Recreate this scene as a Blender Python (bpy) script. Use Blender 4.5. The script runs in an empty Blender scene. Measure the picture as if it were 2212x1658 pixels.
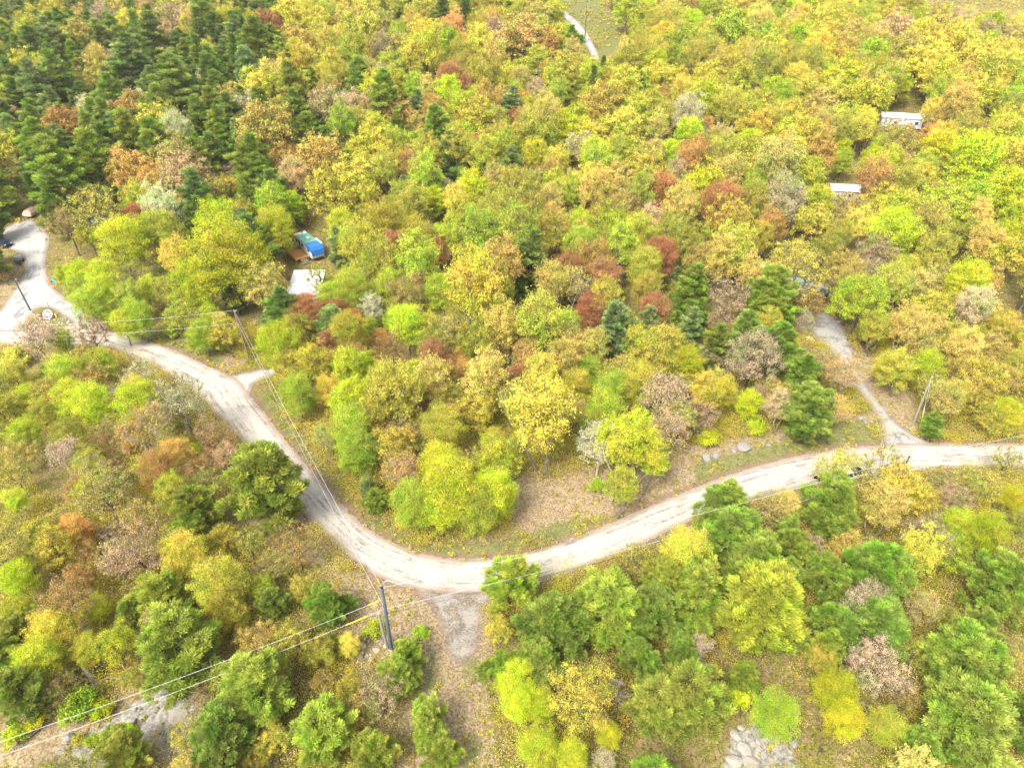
import bpy, math, random
import numpy as np
from mathutils import Vector, Matrix
# ---------------------------------------------------------------- camera, sky, sun, exposure
C = bpy.context.scene
COL = C.collection
CAM_H, PITCH, FPX, CX, CY = 68.0, math.radians(36.0), 1530.0, 1106.0, 829.0
cam_d = bpy.data.cameras.new("camera"); cam = bpy.data.objects.new("camera", cam_d); COL.objects.link(cam)
cam.location = (0, 0, CAM_H); cam.rotation_euler = (math.pi/2 - PITCH, 0, 0)
cam_d.lens = 36.0*FPX/2212.0; cam_d.sensor_width = 36; cam_d.clip_end = 3000; cam_d.clip_start = 0.5
C.camera = cam
w = bpy.data.worlds.new("World"); C.world = w; w.use_nodes = True
nt = w.node_tree; bg = nt.nodes["Background"]
sky = nt.nodes.new("ShaderNodeTexSky"); sky.sky_type = 'NISHITA'; sky.sun_disc = False
SUN_EL, SUN_AZ = math.radians(52), math.radians(215)       # azimuth clockwise from +Y
sky.sun_elevation = SUN_EL; sky.sun_rotation = SUN_AZ; sky.air_density = 1.0; sky.dust_density = 4.0; sky.ozone_density = 0.6
hs = nt.nodes.new('ShaderNodeHueSaturation'); hs.inputs['Saturation'].default_value = .35
nt.links.new(sky.outputs[0], hs.inputs['Color']); nt.links.new(hs.outputs[0], bg.inputs[0]); bg.inputs[1].default_value = 0.15
sd = bpy.data.lights.new("sun", 'SUN'); sun = bpy.data.objects.new("sun", sd); COL.objects.link(sun)
sd.energy = 1.8; sd.angle = math.radians(18); sd.color = (1.0, 0.95, 0.86)
sun.rotation_euler = (math.pi/2 - SUN_EL, 0, math.pi - SUN_AZ)
C.view_settings.view_transform = 'Standard'; C.view_settings.look = 'None'
C.view_settings.gamma = 1.0; C.view_settings.use_curve_mapping = False
C.view_settings.exposure = 2.05
C.cycles.max_bounces = 8; C.cycles.diffuse_bounces = 4; C.cycles.transmission_bounces = 4; C.cycles.transparent_max_bounces = 8
C.cycles.caustics_reflective = False; C.cycles.caustics_refractive = False
rng = np.random.default_rng(7); random.seed(7)
R2 = random.Random(11)

# ---------------------------------------------------------------- terrain height and picture-to-ground lookup
def gz(x, y):
    x = np.asarray(x, float); y = np.asarray(y, float)
    t = np.clip((y-105)/50.0, 0, None)
    up = np.where(t < 1, 0.5*t*t*50*0.13, (0.5*50 + (y-155))*0.13)
    up = np.where(y > 340, ((0.5*50+185)*0.13) + (y-340)*0.10, up)
    bump = 0.35*np.sin(x*0.055+1.3)*np.cos(y*0.047) + 0.22*np.sin(x*0.11+y*0.083)
    return up + bump
sP, cP = math.sin(PITCH), math.cos(PITCH)
def ray(u, v):
    a = (u-CX)/FPX; b = -(v-CY)/FPX
    return np.array([a, cP + b*sP, -sP + b*cP])
def G(u, v, h=0.0):
    """world point, h metres above the ground, that the picture shows at u, v"""
    d = ray(u, v); t0 = 5.0; t = 5.0; step = 4.0
    f = lambda t: CAM_H + d[2]*t - float(gz(d[0]*t, d[1]*t)) - h
    while f(t) > 0 and t < 900: t0 = t; t += step
    lo, hi = t0, t
    for _ in range(30):
        m = (lo+hi)/2
        if f(m) > 0: lo = m
        else: hi = m
    p = d*hi; return np.array([p[0], p[1], CAM_H+p[2]])
def proj(p):
    p = np.atleast_2d(p); x, y, z = p[:, 0], p[:, 1], p[:, 2]-CAM_H
    dep = y*cP - z*sP; up = y*sP + z*cP
    dep = np.maximum(dep, .1)
    return np.stack([CX + FPX*x/dep, CY - FPX*up/dep, dep], 1)
def inpoly(px, py, poly):
    px = np.asarray(px, float); py = np.asarray(py, float); r = np.zeros(px.shape, bool)
    n = len(poly); j = n-1
    for i in range(n):
        xi, yi = poly[i]; xj, yj = poly[j]
        c = ((yi > py) != (yj > py)) & (px < (xj-xi)*(py-yi)/((yj-yi)+1e-12)+xi)
        r ^= c; j = i
    return r
def segdist(px, py, line):
    """distance to a polyline and arc length of the nearest point"""
    L = np.asarray(line, float); best = np.full(px.shape, 1e9); arc = np.zeros(px.shape); s = 0
    for a, b in zip(L[:-1], L[1:]):
        ab = b-a; l2 = ab@ab
        if l2 < 1e-9: continue
        t = np.clip(((px-a[0])*ab[0]+(py-a[1])*ab[1])/l2, 0, 1)
        d = np.hypot(px-a[0]-t*ab[0], py-a[1]-t*ab[1]); m = d < best
        best = np.where(m, d, best); arc = np.where(m, s+t*math.sqrt(l2), arc); s += math.sqrt(l2)
    return best, arc

# ---------------------------------------------------------------- materials
def lin(c):
    return tuple(((v/255)/12.92 if v <= 10 else (((v/255)+.055)/1.055)**2.4) for v in c)
def L4(c, k=1.0): return tuple(min(.85, v*k) for v in lin(c)) + (1.0,)
def newmat(name):
    m = bpy.data.materials.new(name); m.use_nodes = True; n = m.node_tree; n.nodes.clear()
    out = n.nodes.new("ShaderNodeOutputMaterial"); return m, n, out
class N:
    def __init__(s, nt): s.nt = nt
    def n(s, t, **k):
        o = s.nt.nodes.new(t)
        for a, b in k.items(): setattr(o, a, b)
        return o
    def l(s, a, b): s.nt.links.new(a, b)
    def val(s, i, v):
        if hasattr(v, 'links') or hasattr(v, 'is_linked'): s.l(v, i)
        else: i.default_value = v
    def math(s, op, a, b=0.0, c=None):
        o = s.n("ShaderNodeMath", operation=op); s.val(o.inputs[0], a); s.val(o.inputs[1], b)
        if c is not None: s.val(o.inputs[2], c)
        return o.outputs[0]
    def mix(s, f, a, b, blend='MIX'):
        o = s.n("ShaderNodeMix", data_type='RGBA', blend_type=blend); s.val(o.inputs[0], f); s.val(o.inputs[6], a); s.val(o.inputs[7], b); return o.outputs[2]
    def noise(s, scale, detail=3, rough=.6, vec=None, dist=0):
        o = s.n("ShaderNodeTexNoise"); o.inputs["Scale"].default_value = scale; o.inputs["Detail"].default_value = detail
        o.inputs["Roughness"].default_value = rough; o.inputs["Distortion"].default_value = dist
        if vec is not None: s.l(vec, o.inputs["Vector"])
        return o.outputs[0]
    def vor(s, scale, vec=None, out="Color"):
        o = s.n("ShaderNodeTexVoronoi"); o.inputs["Scale"].default_value = scale
        if vec is not None: s.l(vec, o.inputs["Vector"])
        return o.outputs[out]
    def ramp(s, f, pts):
        o = s.n("ShaderNodeValToRGB"); e = o.color_ramp.elements
        while len(e) < len(pts): e.new(.5)
        for i, (p, c) in enumerate(pts): e[i].position = p; e[i].color = c if len(c) == 4 else tuple(c)+(1,)
        s.l(f, o.inputs[0]); return o.outputs[0]
    def step(s, f, a, b):
        o = s.n("ShaderNodeMapRange", interpolation_type='SMOOTHSTEP'); s.val(o.inputs[0], f)
        o.inputs[1].default_value = a; o.inputs[2].default_value = b; return o.outputs[0]
    def attr(s, name, out="Fac"):
        o = s.n("ShaderNodeAttribute"); o.attribute_name = name; return o.outputs[out]
    def pos(s):
        return s.n("ShaderNodeNewGeometry").outputs["Position"]
    def princ(s, col, rough=.9, metal=0, bump=None, bs=.3, bd=.05):
        o = s.n("ShaderNodeBsdfPrincipled"); s.val(o.inputs["Base Color"], col); s.val(o.inputs["Roughness"], rough)
        o.inputs["Metallic"].default_value = metal; o.inputs["Specular IOR Level"].default_value = .3
        if bump is not None:
            b = s.n("ShaderNodeBump"); b.inputs["Strength"].default_value = bs; b.inputs["Distance"].default_value = bd
            s.l(bump, b.inputs["Height"]); s.l(b.outputs[0], o.inputs["Normal"])
        return o.outputs[0]
def simple(name, c, rough=.7, metal=0, var=.12, scale=3.0, k=1.0):
    m, nt_, out = newmat(name); s = N(nt_)
    tc = s.n("ShaderNodeTexCoord").outputs["Object"]
    f = s.noise(scale, 4, .65, tc); f2 = s.noise(scale*9, 2, .5, tc)
    a = L4(c, k); lo = tuple(v*(1-var) for v in a[:3])+(1,); hi = tuple(min(.9, v*(1+var)) for v in a[:3])+(1,)
    col = s.mix(s.math('MULTIPLY_ADD', f, .7, s.math('MULTIPLY', f2, .3)), lo, hi)
    s.l(s.princ(col, rough, metal, f2, .15, .01), out.inputs[0]); return m
def foliage_mat(name, transl=.35, tipmix=0.0, tip=(1.35, 1.3, .8), vlo=.66, vhi=1.34, hlo=(.76, .98, .7), hhi=(1.1, 1.0, 1.15)):
    m, nt_, out = newmat(name); s = N(nt_)
    oi = s.n("ShaderNodeObjectInfo"); t = s.attr("tint")
    k = s.math('MULTIPLY_ADD', t, vhi-vlo, vlo)
    cm = s.n("ShaderNodeCombineColor"); [s.l(k, cm.inputs[i]) for i in range(3)]
    col = s.mix(1.0, oi.outputs["Color"], cm.outputs[0], 'MULTIPLY')
    tc = s.n("ShaderNodeTexCoord").outputs["Object"]; va = s.n("ShaderNodeVectorMath", operation='ADD'); cx = s.n("ShaderNodeCombineXYZ")
    s.l(s.math('MULTIPLY', oi.outputs["Random"], 57.0), cx.inputs[0]); s.l(tc, va.inputs[0]); s.l(cx.outputs[0], va.inputs[1])
    hn = s.noise(.33, 2, .5, va.outputs[0]); col = s.mix(1.0, col, s.ramp(hn, [(.34, hlo+(1,)), (.5, (1, 1, 1, 1)), (.66, hhi+(1,))]), 'MULTIPLY')
    if tipmix > 0:
        tp = s.mix(1.0, col, tip+(1,), 'MULTIPLY')
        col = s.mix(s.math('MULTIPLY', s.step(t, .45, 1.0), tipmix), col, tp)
    d = s.n("ShaderNodeBsdfDiffuse"); s.l(col, d.inputs[0]); tr = s.n("ShaderNodeBsdfTranslucent"); s.l(col, tr.inputs[0])
    mx = s.n("ShaderNodeMixShader"); mx.inputs[0].default_value = transl
    s.l(d.outputs[0], mx.inputs[1]); s.l(tr.outputs[0], mx.inputs[2]); s.l(mx.outputs[0], out.inputs[0]); return m
M_LEAF = foliage_mat("leaves", .36)
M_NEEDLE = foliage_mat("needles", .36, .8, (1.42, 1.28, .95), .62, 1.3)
def bark_mat():
    m, nt_, out = newmat("bark"); s = N(nt_); oi = s.n("ShaderNodeObjectInfo")
    tc = s.n("ShaderNodeTexCoord").outputs["Object"]
    f = s.noise(6, 4, .7, tc); c = s.mix(f, (.3, .3, .3, 1), (.95, .95, .95, 1))
    s.l(s.princ(s.mix(1.0, oi.outputs["Color"], c, 'MULTIPLY'), .95, 0, f, .4, .03), out.inputs[0]); return m
M_BARK = bark_mat()

# ---------------------------------------------------------------- mesh helpers
def mesh_np(name, V, F, mats=(), fattr=None, vattr=None, mi=None, smooth=False):
    """V (n,3), F (m,k) all faces with k corners"""
    V = np.asarray(V, np.float32); F = np.asarray(F, np.int32); me = bpy.data.meshes.new(name)
    k = F.shape[1]; me.vertices.add(len(V)); me.vertices.foreach_set("co", V.ravel())
    me.loops.add(F.size); me.loops.foreach_set("vertex_index", F.ravel())
    me.polygons.add(len(F)); me.polygons.foreach_set("loop_start", np.arange(0, F.size, k, dtype=np.int32))
    me.polygons.foreach_set("loop_total", np.full(len(F), k, np.int32))
    for m in mats: me.materials.append(m)
    if mi is not None: me.polygons.foreach_set("material_index", np.asarray(mi, np.int32))
    me.polygons.foreach_set("use_smooth", np.full(len(F), smooth, bool))
    for dom, at in (("FACE", fattr), ("POINT", vattr)):
        if at:
            for nm, a in at.items():
                x = me.attributes.new(nm, 'FLOAT', dom); x.data.foreach_set("value", np.asarray(a, np.float32))
    me.update(calc_edges=True); return me
class MB:
    """collects boxes, prisms and tubes into one mesh"""
    def __init__(s): s.v = []; s.f = []
    def add(s, vs, fs):
        o = len(s.v); s.v += [tuple(map(float, p)) for p in vs]; s.f += [tuple(i+o for i in f) for f in fs]; return s
    def box(s, c, d, rz=0, rx=0, ry=0, taper=1.0):
        x, y, z = d[0]/2, d[1]/2, d[2]/2; R = Matrix.Rotation(rz, 3, 'Z') @ Matrix.Rotation(ry, 3, 'Y') @ Matrix.Rotation(rx, 3, 'X')
        vs = []
        for k in (-1, 1):
            q = taper if k > 0 else 1
            for i, j in ((-1, -1), (1, -1), (1, 1), (-1, 1)):
                p = R @ Vector((i*x*q, j*y*q, k*z)); vs.append((p.x+c[0], p.y+c[1], p.z+c[2]))
        return s.add(vs, [(3, 2, 1, 0), (4, 5, 6, 7), (0, 1, 5, 4), (1, 2, 6, 5), (2, 3, 7, 6), (3, 0, 4, 7)])
    def tube(s, pts, r, n=8, cap=True):
        pts = [Vector(p) for p in pts]; rs = r if hasattr(r, '__len__') else [r]*len(pts); o = len(s.v); vs = []; fs = []
        for i, p in enumerate(pts):
            d = (pts[min(i+1, len(pts)-1)] - pts[max(i-1, 0)]).normalized()
            a = d.orthogonal().normalized() if i == 0 else (a - d*a.dot(d)).normalized()
            b = d.cross(a)
            for k in range(n):
                t = 2*math.pi*k/n; q = p + (a*math.cos(t)+b*math.sin(t))*rs[i]; vs.append((q.x, q.y, q.z))
        for i in range(len(pts)-1):
            for k in range(n):
                k2 = (k+1) % n; fs.append((i*n+k, i*n+k2, (i+1)*n+k2, (i+1)*n+k))
        if cap: fs.append(tuple(range(n))[::-1]); fs.append(tuple((len(pts)-1)*n+k for k in range(n)))
        return s.add(vs, fs)
    def prism(s, poly, z0, z1):
        n = len(poly); vs = [(x, y, z0) for x, y in poly]+[(x, y, z1) for x, y in poly]
        return s.add(vs, [tuple(range(n))[::-1], tuple(range(n, 2*n))]+[(i, (i+1) % n, n+(i+1) % n, n+i) for i in range(n)])
    def build(s, name, mat, parent=None, bevel=0, smooth=False):
        me = bpy.data.meshes.new(name); me.from_pydata(s.v, [], s.f); me.materials.append(mat); me.update()
        if smooth:
            for p in me.polygons: p.use_smooth = True
        o = bpy.data.objects.new(name, me); COL.objects.link(o)
        if parent is not None: o.parent = parent
        if bevel:
            b = o.modifiers.new("bevel", 'BEVEL'); b.width = bevel; b.segments = 2; b.limit_method = 'ANGLE'
        return o
def tag(o, label=None, cat=None, group=None, kind=None):
    if label: o["label"] = label
    if cat: o["category"] = cat
    if group: o["group"] = group
    if kind: o["kind"] = kind
    return o
def empty(name, loc, rz=0, label=None, cat=None, group=None):
    o = bpy.data.objects.new(name, None); COL.objects.link(o); o.location = tuple(map(float, loc)); o.rotation_euler = (0, 0, rz)
    return tag(o, label, cat, group)
def link(name, me, parent=None, color=None):
    o = bpy.data.objects.new(name, me); COL.objects.link(o)
    if parent is not None: o.parent = parent
    if color is not None: o.color = color
    return o
# ---------------------------------------------------------------- outlines of road, drives and open ground (as seen in the picture)
ROAD_IN = [(-260, 708), (0, 713), (100, 712), (180, 708), (245, 712), (300, 728), (350, 745), (400, 765), (440, 785), (480, 803), (515, 818), (540, 853), (567, 886), (633, 970), (690, 1035), (737, 1086), (770, 1120),
           (800, 1145), (850, 1172), (900, 1193), (950, 1203), (1000, 1207), (1060, 1205), (1130, 1195), (1200, 1175), (1300, 1137), (1400, 1093), (1500, 1053), (1600, 1015), (1700, 988),
           (1800, 970), (1895, 961), (2030, 956), (2100, 957), (2260, 958), (2480, 950)]
ROAD_OUT = [(-260, 752), (0, 746), (100, 745), (200, 748), (233, 753), (283, 773), (333, 790), (383, 820), (427, 856), (467, 896), (533, 963), (590, 1030), (650, 1104), (700, 1155), (740, 1193), (790, 1232), (840, 1260), (900, 1276),
            (980, 1283), (1050, 1282), (1120, 1268), (1204, 1249), (1290, 1215), (1370, 1185), (1440, 1150), (1500, 1122), (1600, 1086), (1700, 1060), (1800, 1043), (1900, 1028), (2000, 1015), (2100, 1010), (2260, 1010), (2480, 1012)]
DRIVE_L = [(35, 480), (62, 470), (80, 482), (105, 500), (108, 520), (100, 545), (99, 575), (104, 600), (115, 622), (140, 642), (175, 662), (205, 685), (250, 716), (252, 740), (190, 735), (120, 735), (-60, 735), (-60, 700), (0, 672), (20, 640), (42, 610), (52, 585), (52, 560), (42, 545), (18, 538), (0, 530), (-20, 520), (0, 498), (20, 488)]
ISLAND = [(58, 693), (66, 676), (82, 666), (100, 663), (116, 668), (130, 678), (152, 694), (158, 703), (110, 708), (62, 706)]
SPUR = [(478, 800), (500, 808), (530, 803), (552, 798), (600, 790), (618, 800), (585, 815), (560, 822), (545, 835), (540, 862), (505, 850), (480, 815)]
DRIVE_R = [(1690, 690), (1725, 672), (1770, 670), (1805, 688), (1830, 712), (1842, 745), (1852, 790), (1868, 820), (1884, 845), (1918, 886), (1948, 922), (2026, 962), (1960, 972), (1888, 970), (1908, 948), (1900, 905), (1875, 872), (1852, 842), (1810, 828), (1795, 808), (1808, 790), (1790, 760), (1768, 735), (1740, 712), (1700, 704)]
TRACK = [(900, 1268), (1000, 1278), (1070, 1274), (1048, 1320), (1042, 1370), (1030, 1410), (1000, 1440), (965, 1420), (950, 1360), (940, 1315), (905, 1290)]
FAR_ROAD = [(1183, -30), (1192, 5), (1207, 28), (1228, 50), (1245, 70), (1262, 92), (1275, 115), (1282, 134), (1297, 134), (1290, 110), (1278, 85), (1262, 62), (1243, 42), (1222, 24), (1206, 5), (1196, -30)]
CLEARING = [(1205, -40), (1212, 5), (1250, 45), (1280, 80), (1298, 125), (1350, 100), (1345, 70), (1330, 35), (1300, 10), (1290, -40)]
FIELD = [(1990, -60), (2010, 5), (2100, 22), (2260, 30), (2260, -80)]
GRASS_V = [  # grassy verges
    [(700, 1075), (760, 1105), (800, 1120), (870, 1160), (960, 1180), (1080, 1170), (1190, 1130), (1300, 1110), (1300, 1145), (1180, 1190), (1060, 1215), (940, 1208), (850, 1180), (780, 1135), (700, 1060)],
    [(1500, 1000), (1640, 965), (1760, 925), (1850, 905), (1900, 915), (1902, 955), (1760, 985), (1600, 1020), (1500, 1060)],
    [(540, 850), (590, 860), (640, 930), (700, 1010), (760, 1080), (740, 1090), (660, 1010), (560, 885)],
    [(240, 690), (330, 700), (420, 720), (470, 740), (480, 800), (400, 768), (300, 730), (250, 715)],
    [(1180, 1260), (1300, 1200), (1400, 1165), (1480, 1130), (1480, 1160), (1400, 1190), (1300, 1260), (1180, 1290)],
    [(60, 700), (58, 690), (100, 660), (160, 700)], CLEARING,
    [(490, 950), (560, 1010), (640, 1110), (700, 1170), (760, 1225), (740, 1235), (640, 1160), (540, 1060), (440, 930), (400, 860)],
    [(1004, 1400), (1022, 1400), (1030, 1700), (1008, 1700)], [(925, 1400), (948, 1380), (945, 1700), (915, 1700)], [(2000, 965), (2200, 962), (2200, 935), (2030, 930)]]
ROCKY = [[(300, 1500), (420, 1480), (480, 1560), (460, 1640), (330, 1640), (180, 1680), (140, 1620)], [(1570, 1600), (1640, 1560), (1700, 1600), (1740, 1700), (1560, 1700)]]
LITTER_V = [[(1100, 1050), (1180, 1000), (1300, 1010), (1500, 960), (1900, 890), (1900, 960), (1500, 1055), (1200, 1175), (1000, 1210), (940, 1200), (1110, 1130)],
            [(700, 1240), (790, 1235), (900, 1280), (1060, 1285), (1060, 1700), (800, 1700), (760, 1400)], [(1500, 1000), (1640, 965), (1760, 925), (1900, 915), (1902, 955), (1500, 1060)],
            [(1850, 740), (2000, 900), (2100, 930), (2100, 965), (1990, 965), (1850, 850), (1800, 700)], [(0, 1560), (300, 1440), (600, 1400), (600, 1700), (0, 1700)],
            [(500, 950), (760, 1230), (600, 1200), (430, 950)], [(0, 560), (50, 580), (40, 620), (0, 670)], [(230, 680), (490, 740), (540, 780), (480, 800), (250, 715)]]
def world_poly(P): return [tuple(G(u, v)[:2]) for u, v in P]
W_ROAD_IN = world_poly(ROAD_IN); W_ROAD_OUT = world_poly(ROAD_OUT)
W_ROAD = W_ROAD_IN + W_ROAD_OUT[::-1]
def smoothline(P, it=2):
    for _ in range(it):
        Q = [P[0]]
        for a, b in zip(P[:-1], P[1:]):
            Q += [(a[0]*.75+b[0]*.25, a[1]*.75+b[1]*.25), (a[0]*.25+b[0]*.75, a[1]*.25+b[1]*.75)]
        P = Q+[P[-1]]
    return P
W_ROAD_IN = smoothline(W_ROAD_IN); W_ROAD_OUT = smoothline(W_ROAD_OUT); W_ROAD = W_ROAD_IN + W_ROAD_OUT[::-1]
def closed(P): return list(P)+[P[0]]
def wp(P): return smoothline(closed(world_poly(P)), 1)
W_DL, W_SP, W_DR, W_TR, W_FR, W_IS = map(wp, (DRIVE_L, SPUR, DRIVE_R, TRACK, FAR_ROAD, ISLAND))

# ---- ground sheet
def axis(a, b, lo, hi, f, c): # fine step f inside lo..hi, coarse c outside
    return np.unique(np.concatenate([np.arange(a, lo, c), np.arange(lo, hi, f), np.arange(hi, b+c, c)]))
xs = axis(-520, 520, -105, 105, .7, 5.0); ys = axis(-60, 760, 24, 175, .7, 4.0)
X, Y = np.meshgrid(xs, ys); Z = gz(X, Y)
V = np.stack([X.ravel(), Y.ravel(), Z.ravel()], 1); nx, ny = len(xs), len(ys)
ii = np.arange(nx*ny).reshape(ny, nx)
F = np.stack([ii[:-1, :-1].ravel(), ii[:-1, 1:].ravel(), ii[1:, 1:].ravel(), ii[1:, :-1].ravel()], 1)
pr = proj(V); ok = V[:, 1] > 8
def maskpoly(polys, blur=True):
    m = np.zeros(len(V))
    for P in polys: m = np.maximum(m, (inpoly(pr[:, 0], pr[:, 1], P) & ok).astype(float))
    m = m.reshape(ny, nx)
    for _ in range(3 if blur else 0):
        q = m.copy(); q[1:-1, 1:-1] = (m[1:-1, 1:-1]*2+m[:-2, 1:-1]+m[2:, 1:-1]+m[1:-1, :-2]+m[1:-1, 2:])/6; m = q
    return m.ravel()
dr, _ = segdist(V[:, 0], V[:, 1], W_ROAD+[W_ROAD[0]])
m, nt_, out = newmat("forest_floor"); s = N(nt_); P_ = s.pos()
big = s.noise(.12, 4, .6, P_); mid = s.noise(.7, 4, .65, P_, 1.0); fine = s.noise(5, 3, .7, P_); vc = s.vor(5.0, P_); vc2 = s.vor(10, P_)
sep = s.n("ShaderNodeSeparateColor"); s.l(vc, sep.inputs[0]); sep2 = s.n("ShaderNodeSeparateColor"); s.l(vc2, sep2.inputs[0])
KG = .36
lit = s.ramp(sep.outputs[0], [(0, L4((112, 86, 62), KG)), (.35, L4((166, 140, 100), KG)), (.7, L4((200, 176, 134), KG)), (1, L4((234, 214, 176), KG))])
lit2 = s.ramp(sep2.outputs[1], [(0, L4((104, 82, 60), KG)), (.5, L4((180, 154, 112), KG)), (1, L4((226, 204, 160), KG))])
lit = s.mix(.5, lit, lit2)
wood = s.ramp(sep.outputs[1], [(0, L4((110, 92, 56), KG)), (.4, L4((156, 136, 84), KG)), (.75, L4((182, 160, 104), KG)), (1, L4((186, 158, 108), KG))])
wood = s.mix(s.step(mid, .42, .62), wood, s.ramp(sep2.outputs[0], [(0, L4((80, 84, 26), KG)), (.6, L4((140, 138, 50), KG)), (1, L4((190, 180, 70), KG))]))
litm = s.step(s.math('ADD', s.attr("litter"), s.math('MULTIPLY_ADD', mid, .8, -.4)), .25, .6)
col = s.mix(litm, wood, lit)
gr = s.ramp(s.math('ADD', s.math('MULTIPLY', fine, .55), s.math('MULTIPLY', s.noise(.9, 5, .8, P_), .45)), [(.36, L4((60, 74, 30), KG)), (.5, L4((128, 138, 64), KG)), (.62, L4((184, 170, 108), KG))])
grm = s.step(s.math('ADD', s.math('MULTIPLY', s.attr("grass"), .75), s.math('MULTIPLY_ADD', mid, 1.3, -.55)), .3, .6)
col = s.mix(s.math('MULTIPLY', grm, s.math('MULTIPLY_ADD', s.step(sep2.outputs[2], .1, .5), .6, .4)), col, gr)
rk = s.ramp(s.noise(2.2, 5, .75, P_), [(.35, L4((120, 112, 100), KG)), (.5, L4((178, 172, 158), KG)), (.65, L4((222, 216, 202), KG))])
rkm = s.step(s.math('ADD', s.attr("rock"), s.math('MULTIPLY_ADD', mid, 1.3, -.75)), .35, .55)
col = s.mix(rkm, col, rk)
soil = s.step(s.math('SUBTRACT', s.math('MULTIPLY', mid, 2.2), s.attr("roadside")), .0, .6)   # bare soil thrown up beside the road
col = s.mix(s.math('MULTIPLY', soil, .75), col, s.ramp(fine, [(.3, L4((134, 104, 82), KG)), (.7, L4((186, 154, 126), KG))]))
s.l(s.princ(col, .95, 0, s.math('ADD', fine, sep.outputs[2]), .5, .06), out.inputs[0]); M_GROUND = m
g = mesh_np("ground", V, F, [m], vattr={"grass": maskpoly(GRASS_V), "litter": maskpoly(LITTER_V), "rock": maskpoly(ROCKY), "roadside": np.clip(dr, 0, 9)}, smooth=True)
tag(link("ground", g), kind="structure")

# ---- roads: sheets with a ragged, worn edge
def sheet(name, poly, mat, dz, step=.5, hole=None, side=None, margin=1.1):
    P = np.array(poly); x = np.arange(P[:, 0].min()-1.2, P[:, 0].max()+1.2, step); y = np.arange(P[:, 1].min()-1.2, P[:, 1].max()+1.2, step)
    X, Y = np.meshgrid(x, y); px, py = X.ravel(), Y.ravel(); ring = list(poly)+[poly[0]]
    d, arc = segdist(px, py, ring); d = np.where(inpoly(px, py, poly), d, -d)
    if hole is not None:
        dh, _ = segdist(px, py, list(hole)+[hole[0]]); dh = np.where(inpoly(px, py, hole), -dh, dh); d = np.minimum(d, dh)
    if side is not None: ds, arc = segdist(px, py, side)
    else: ds = np.abs(d)
    keep = d > -margin; V = np.stack([px, py, gz(px, py)+dz], 1); nx_, ny_ = len(x), len(y)
    ii = np.arange(nx_*ny_).reshape(ny_, nx_); F = np.stack([ii[:-1, :-1].ravel(), ii[:-1, 1:].ravel(), ii[1:, 1:].ravel(), ii[1:, :-1].ravel()], 1)
    F = F[keep[F].all(1)]; used = np.unique(F); mp = np.full(len(V), -1); mp[used] = np.arange(len(used))
    me = mesh_np(name, V[used], mp[F], [mat], vattr={"edge": d[used], "side": ds[used], "along": arc[used]}, smooth=True)
    return tag(link(name, me), kind="structure")
def road_mat(name, pale, mid_, dark, gravel=.5, streak=.6, ragged=1.0, patchy=0):
    m, nt_, out = newmat(name); s = N(nt_); P_ = s.pos(); K = .325
    e = s.attr("edge"); cmb = s.n("ShaderNodeCombineXYZ"); s.l(s.math('MULTIPLY', s.attr("side"), 1.0), cmb.inputs[0]); s.l(s.math('MULTIPLY', s.attr("along"), .05), cmb.inputs[1])
    st = s.noise(1.7, 5, .65, cmb.outputs[0], .3); st2 = s.noise(4.5, 3, .6, cmb.outputs[0], .2); n1 = s.noise(.35, 5, .65, P_, .4); n2 = s.noise(7, 5, .85, P_); n3 = s.noise(1.8, 5, .7, P_, .6)
    f = s.math('ADD', s.math('MULTIPLY', st, streak), s.math('MULTIPLY', n1, 1-streak))
    f = s.math('ADD', f, s.math('MULTIPLY', s.math('SUBTRACT', n3, .5), .35))
    f = s.math('ADD', f, s.math('MULTIPLY', s.math('SUBTRACT', st2, .5), .5*streak))
    col = s.ramp(f, [(.38, L4(dark, K)), (.45, L4(mid_, K)), (.53, L4(pale, K)), (1, L4(pale, K))])
    vc = s.vor(12, P_); sp = s.n("ShaderNodeSeparateColor"); s.l(vc, sp.inputs[0])
    col = s.mix(gravel, col, s.mix(1.0, col, s.ramp(sp.outputs[0], [(0, (.55, .55, .56, 1)), (.5, (1, 1, 1, 1)), (1, (1.35, 1.33, 1.3, 1))]), 'MULTIPLY'))
    col = s.mix(s.math('MULTIPLY', s.step(s.math('ADD', e, s.math('MULTIPLY', n3, -1.4)), .35, -.5), .7), col, L4((176, 146, 120), K))
    al = s.math('ADD', e, s.math('MULTIPLY_ADD', n3, 1.5*ragged, -.75*ragged)); al = s.math('ADD', al, s.math('MULTIPLY_ADD', n2, .6, -.3))
    al = s.step(al, -.08, .1)
    if patchy: al = s.math('MULTIPLY', al, s.step(s.math('ADD', s.noise(.5, 5, .7, P_, .5), s.math('MULTIPLY', s.math('SUBTRACT', n2, .5), .5)), .5-patchy*.5-.06, .5-patchy*.5+.1))
    b = s.princ(col, .92, 0, s.math('ADD', n2, s.math('MULTIPLY', st, .6)), .35, .05)
    tr = s.n("ShaderNodeBsdfTransparent"); mx = s.n("ShaderNodeMixShader"); s.l(al, mx.inputs[0]); s.l(tr.outputs[0], mx.inputs[1]); s.l(b, mx.inputs[2])
    s.l(mx.outputs[0], out.inputs[0]); return m
M_ROAD = road_mat("packed_road", (242, 232, 216), (218, 206, 190), (168, 160, 152), .35, .62, .8)
M_GREY = road_mat("grey_gravel", (226, 222, 214), (204, 200, 192), (160, 158, 156), .5, .35, 1.0)
M_GREY2 = road_mat("drive_gravel", (216, 212, 204), (188, 184, 176), (146, 140, 130), .7, .3, 1.3, .85)
M_TRACK = road_mat("track_gravel", (200, 190, 178), (176, 166, 150), (140, 132, 116), .8, .2, 1.6, .2)
sheet("gravel_drive", W_DL, M_GREY, .03, .5, hole=W_IS)
sheet("gravel_drive", W_DR, M_GREY2, .03, .5)
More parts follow.
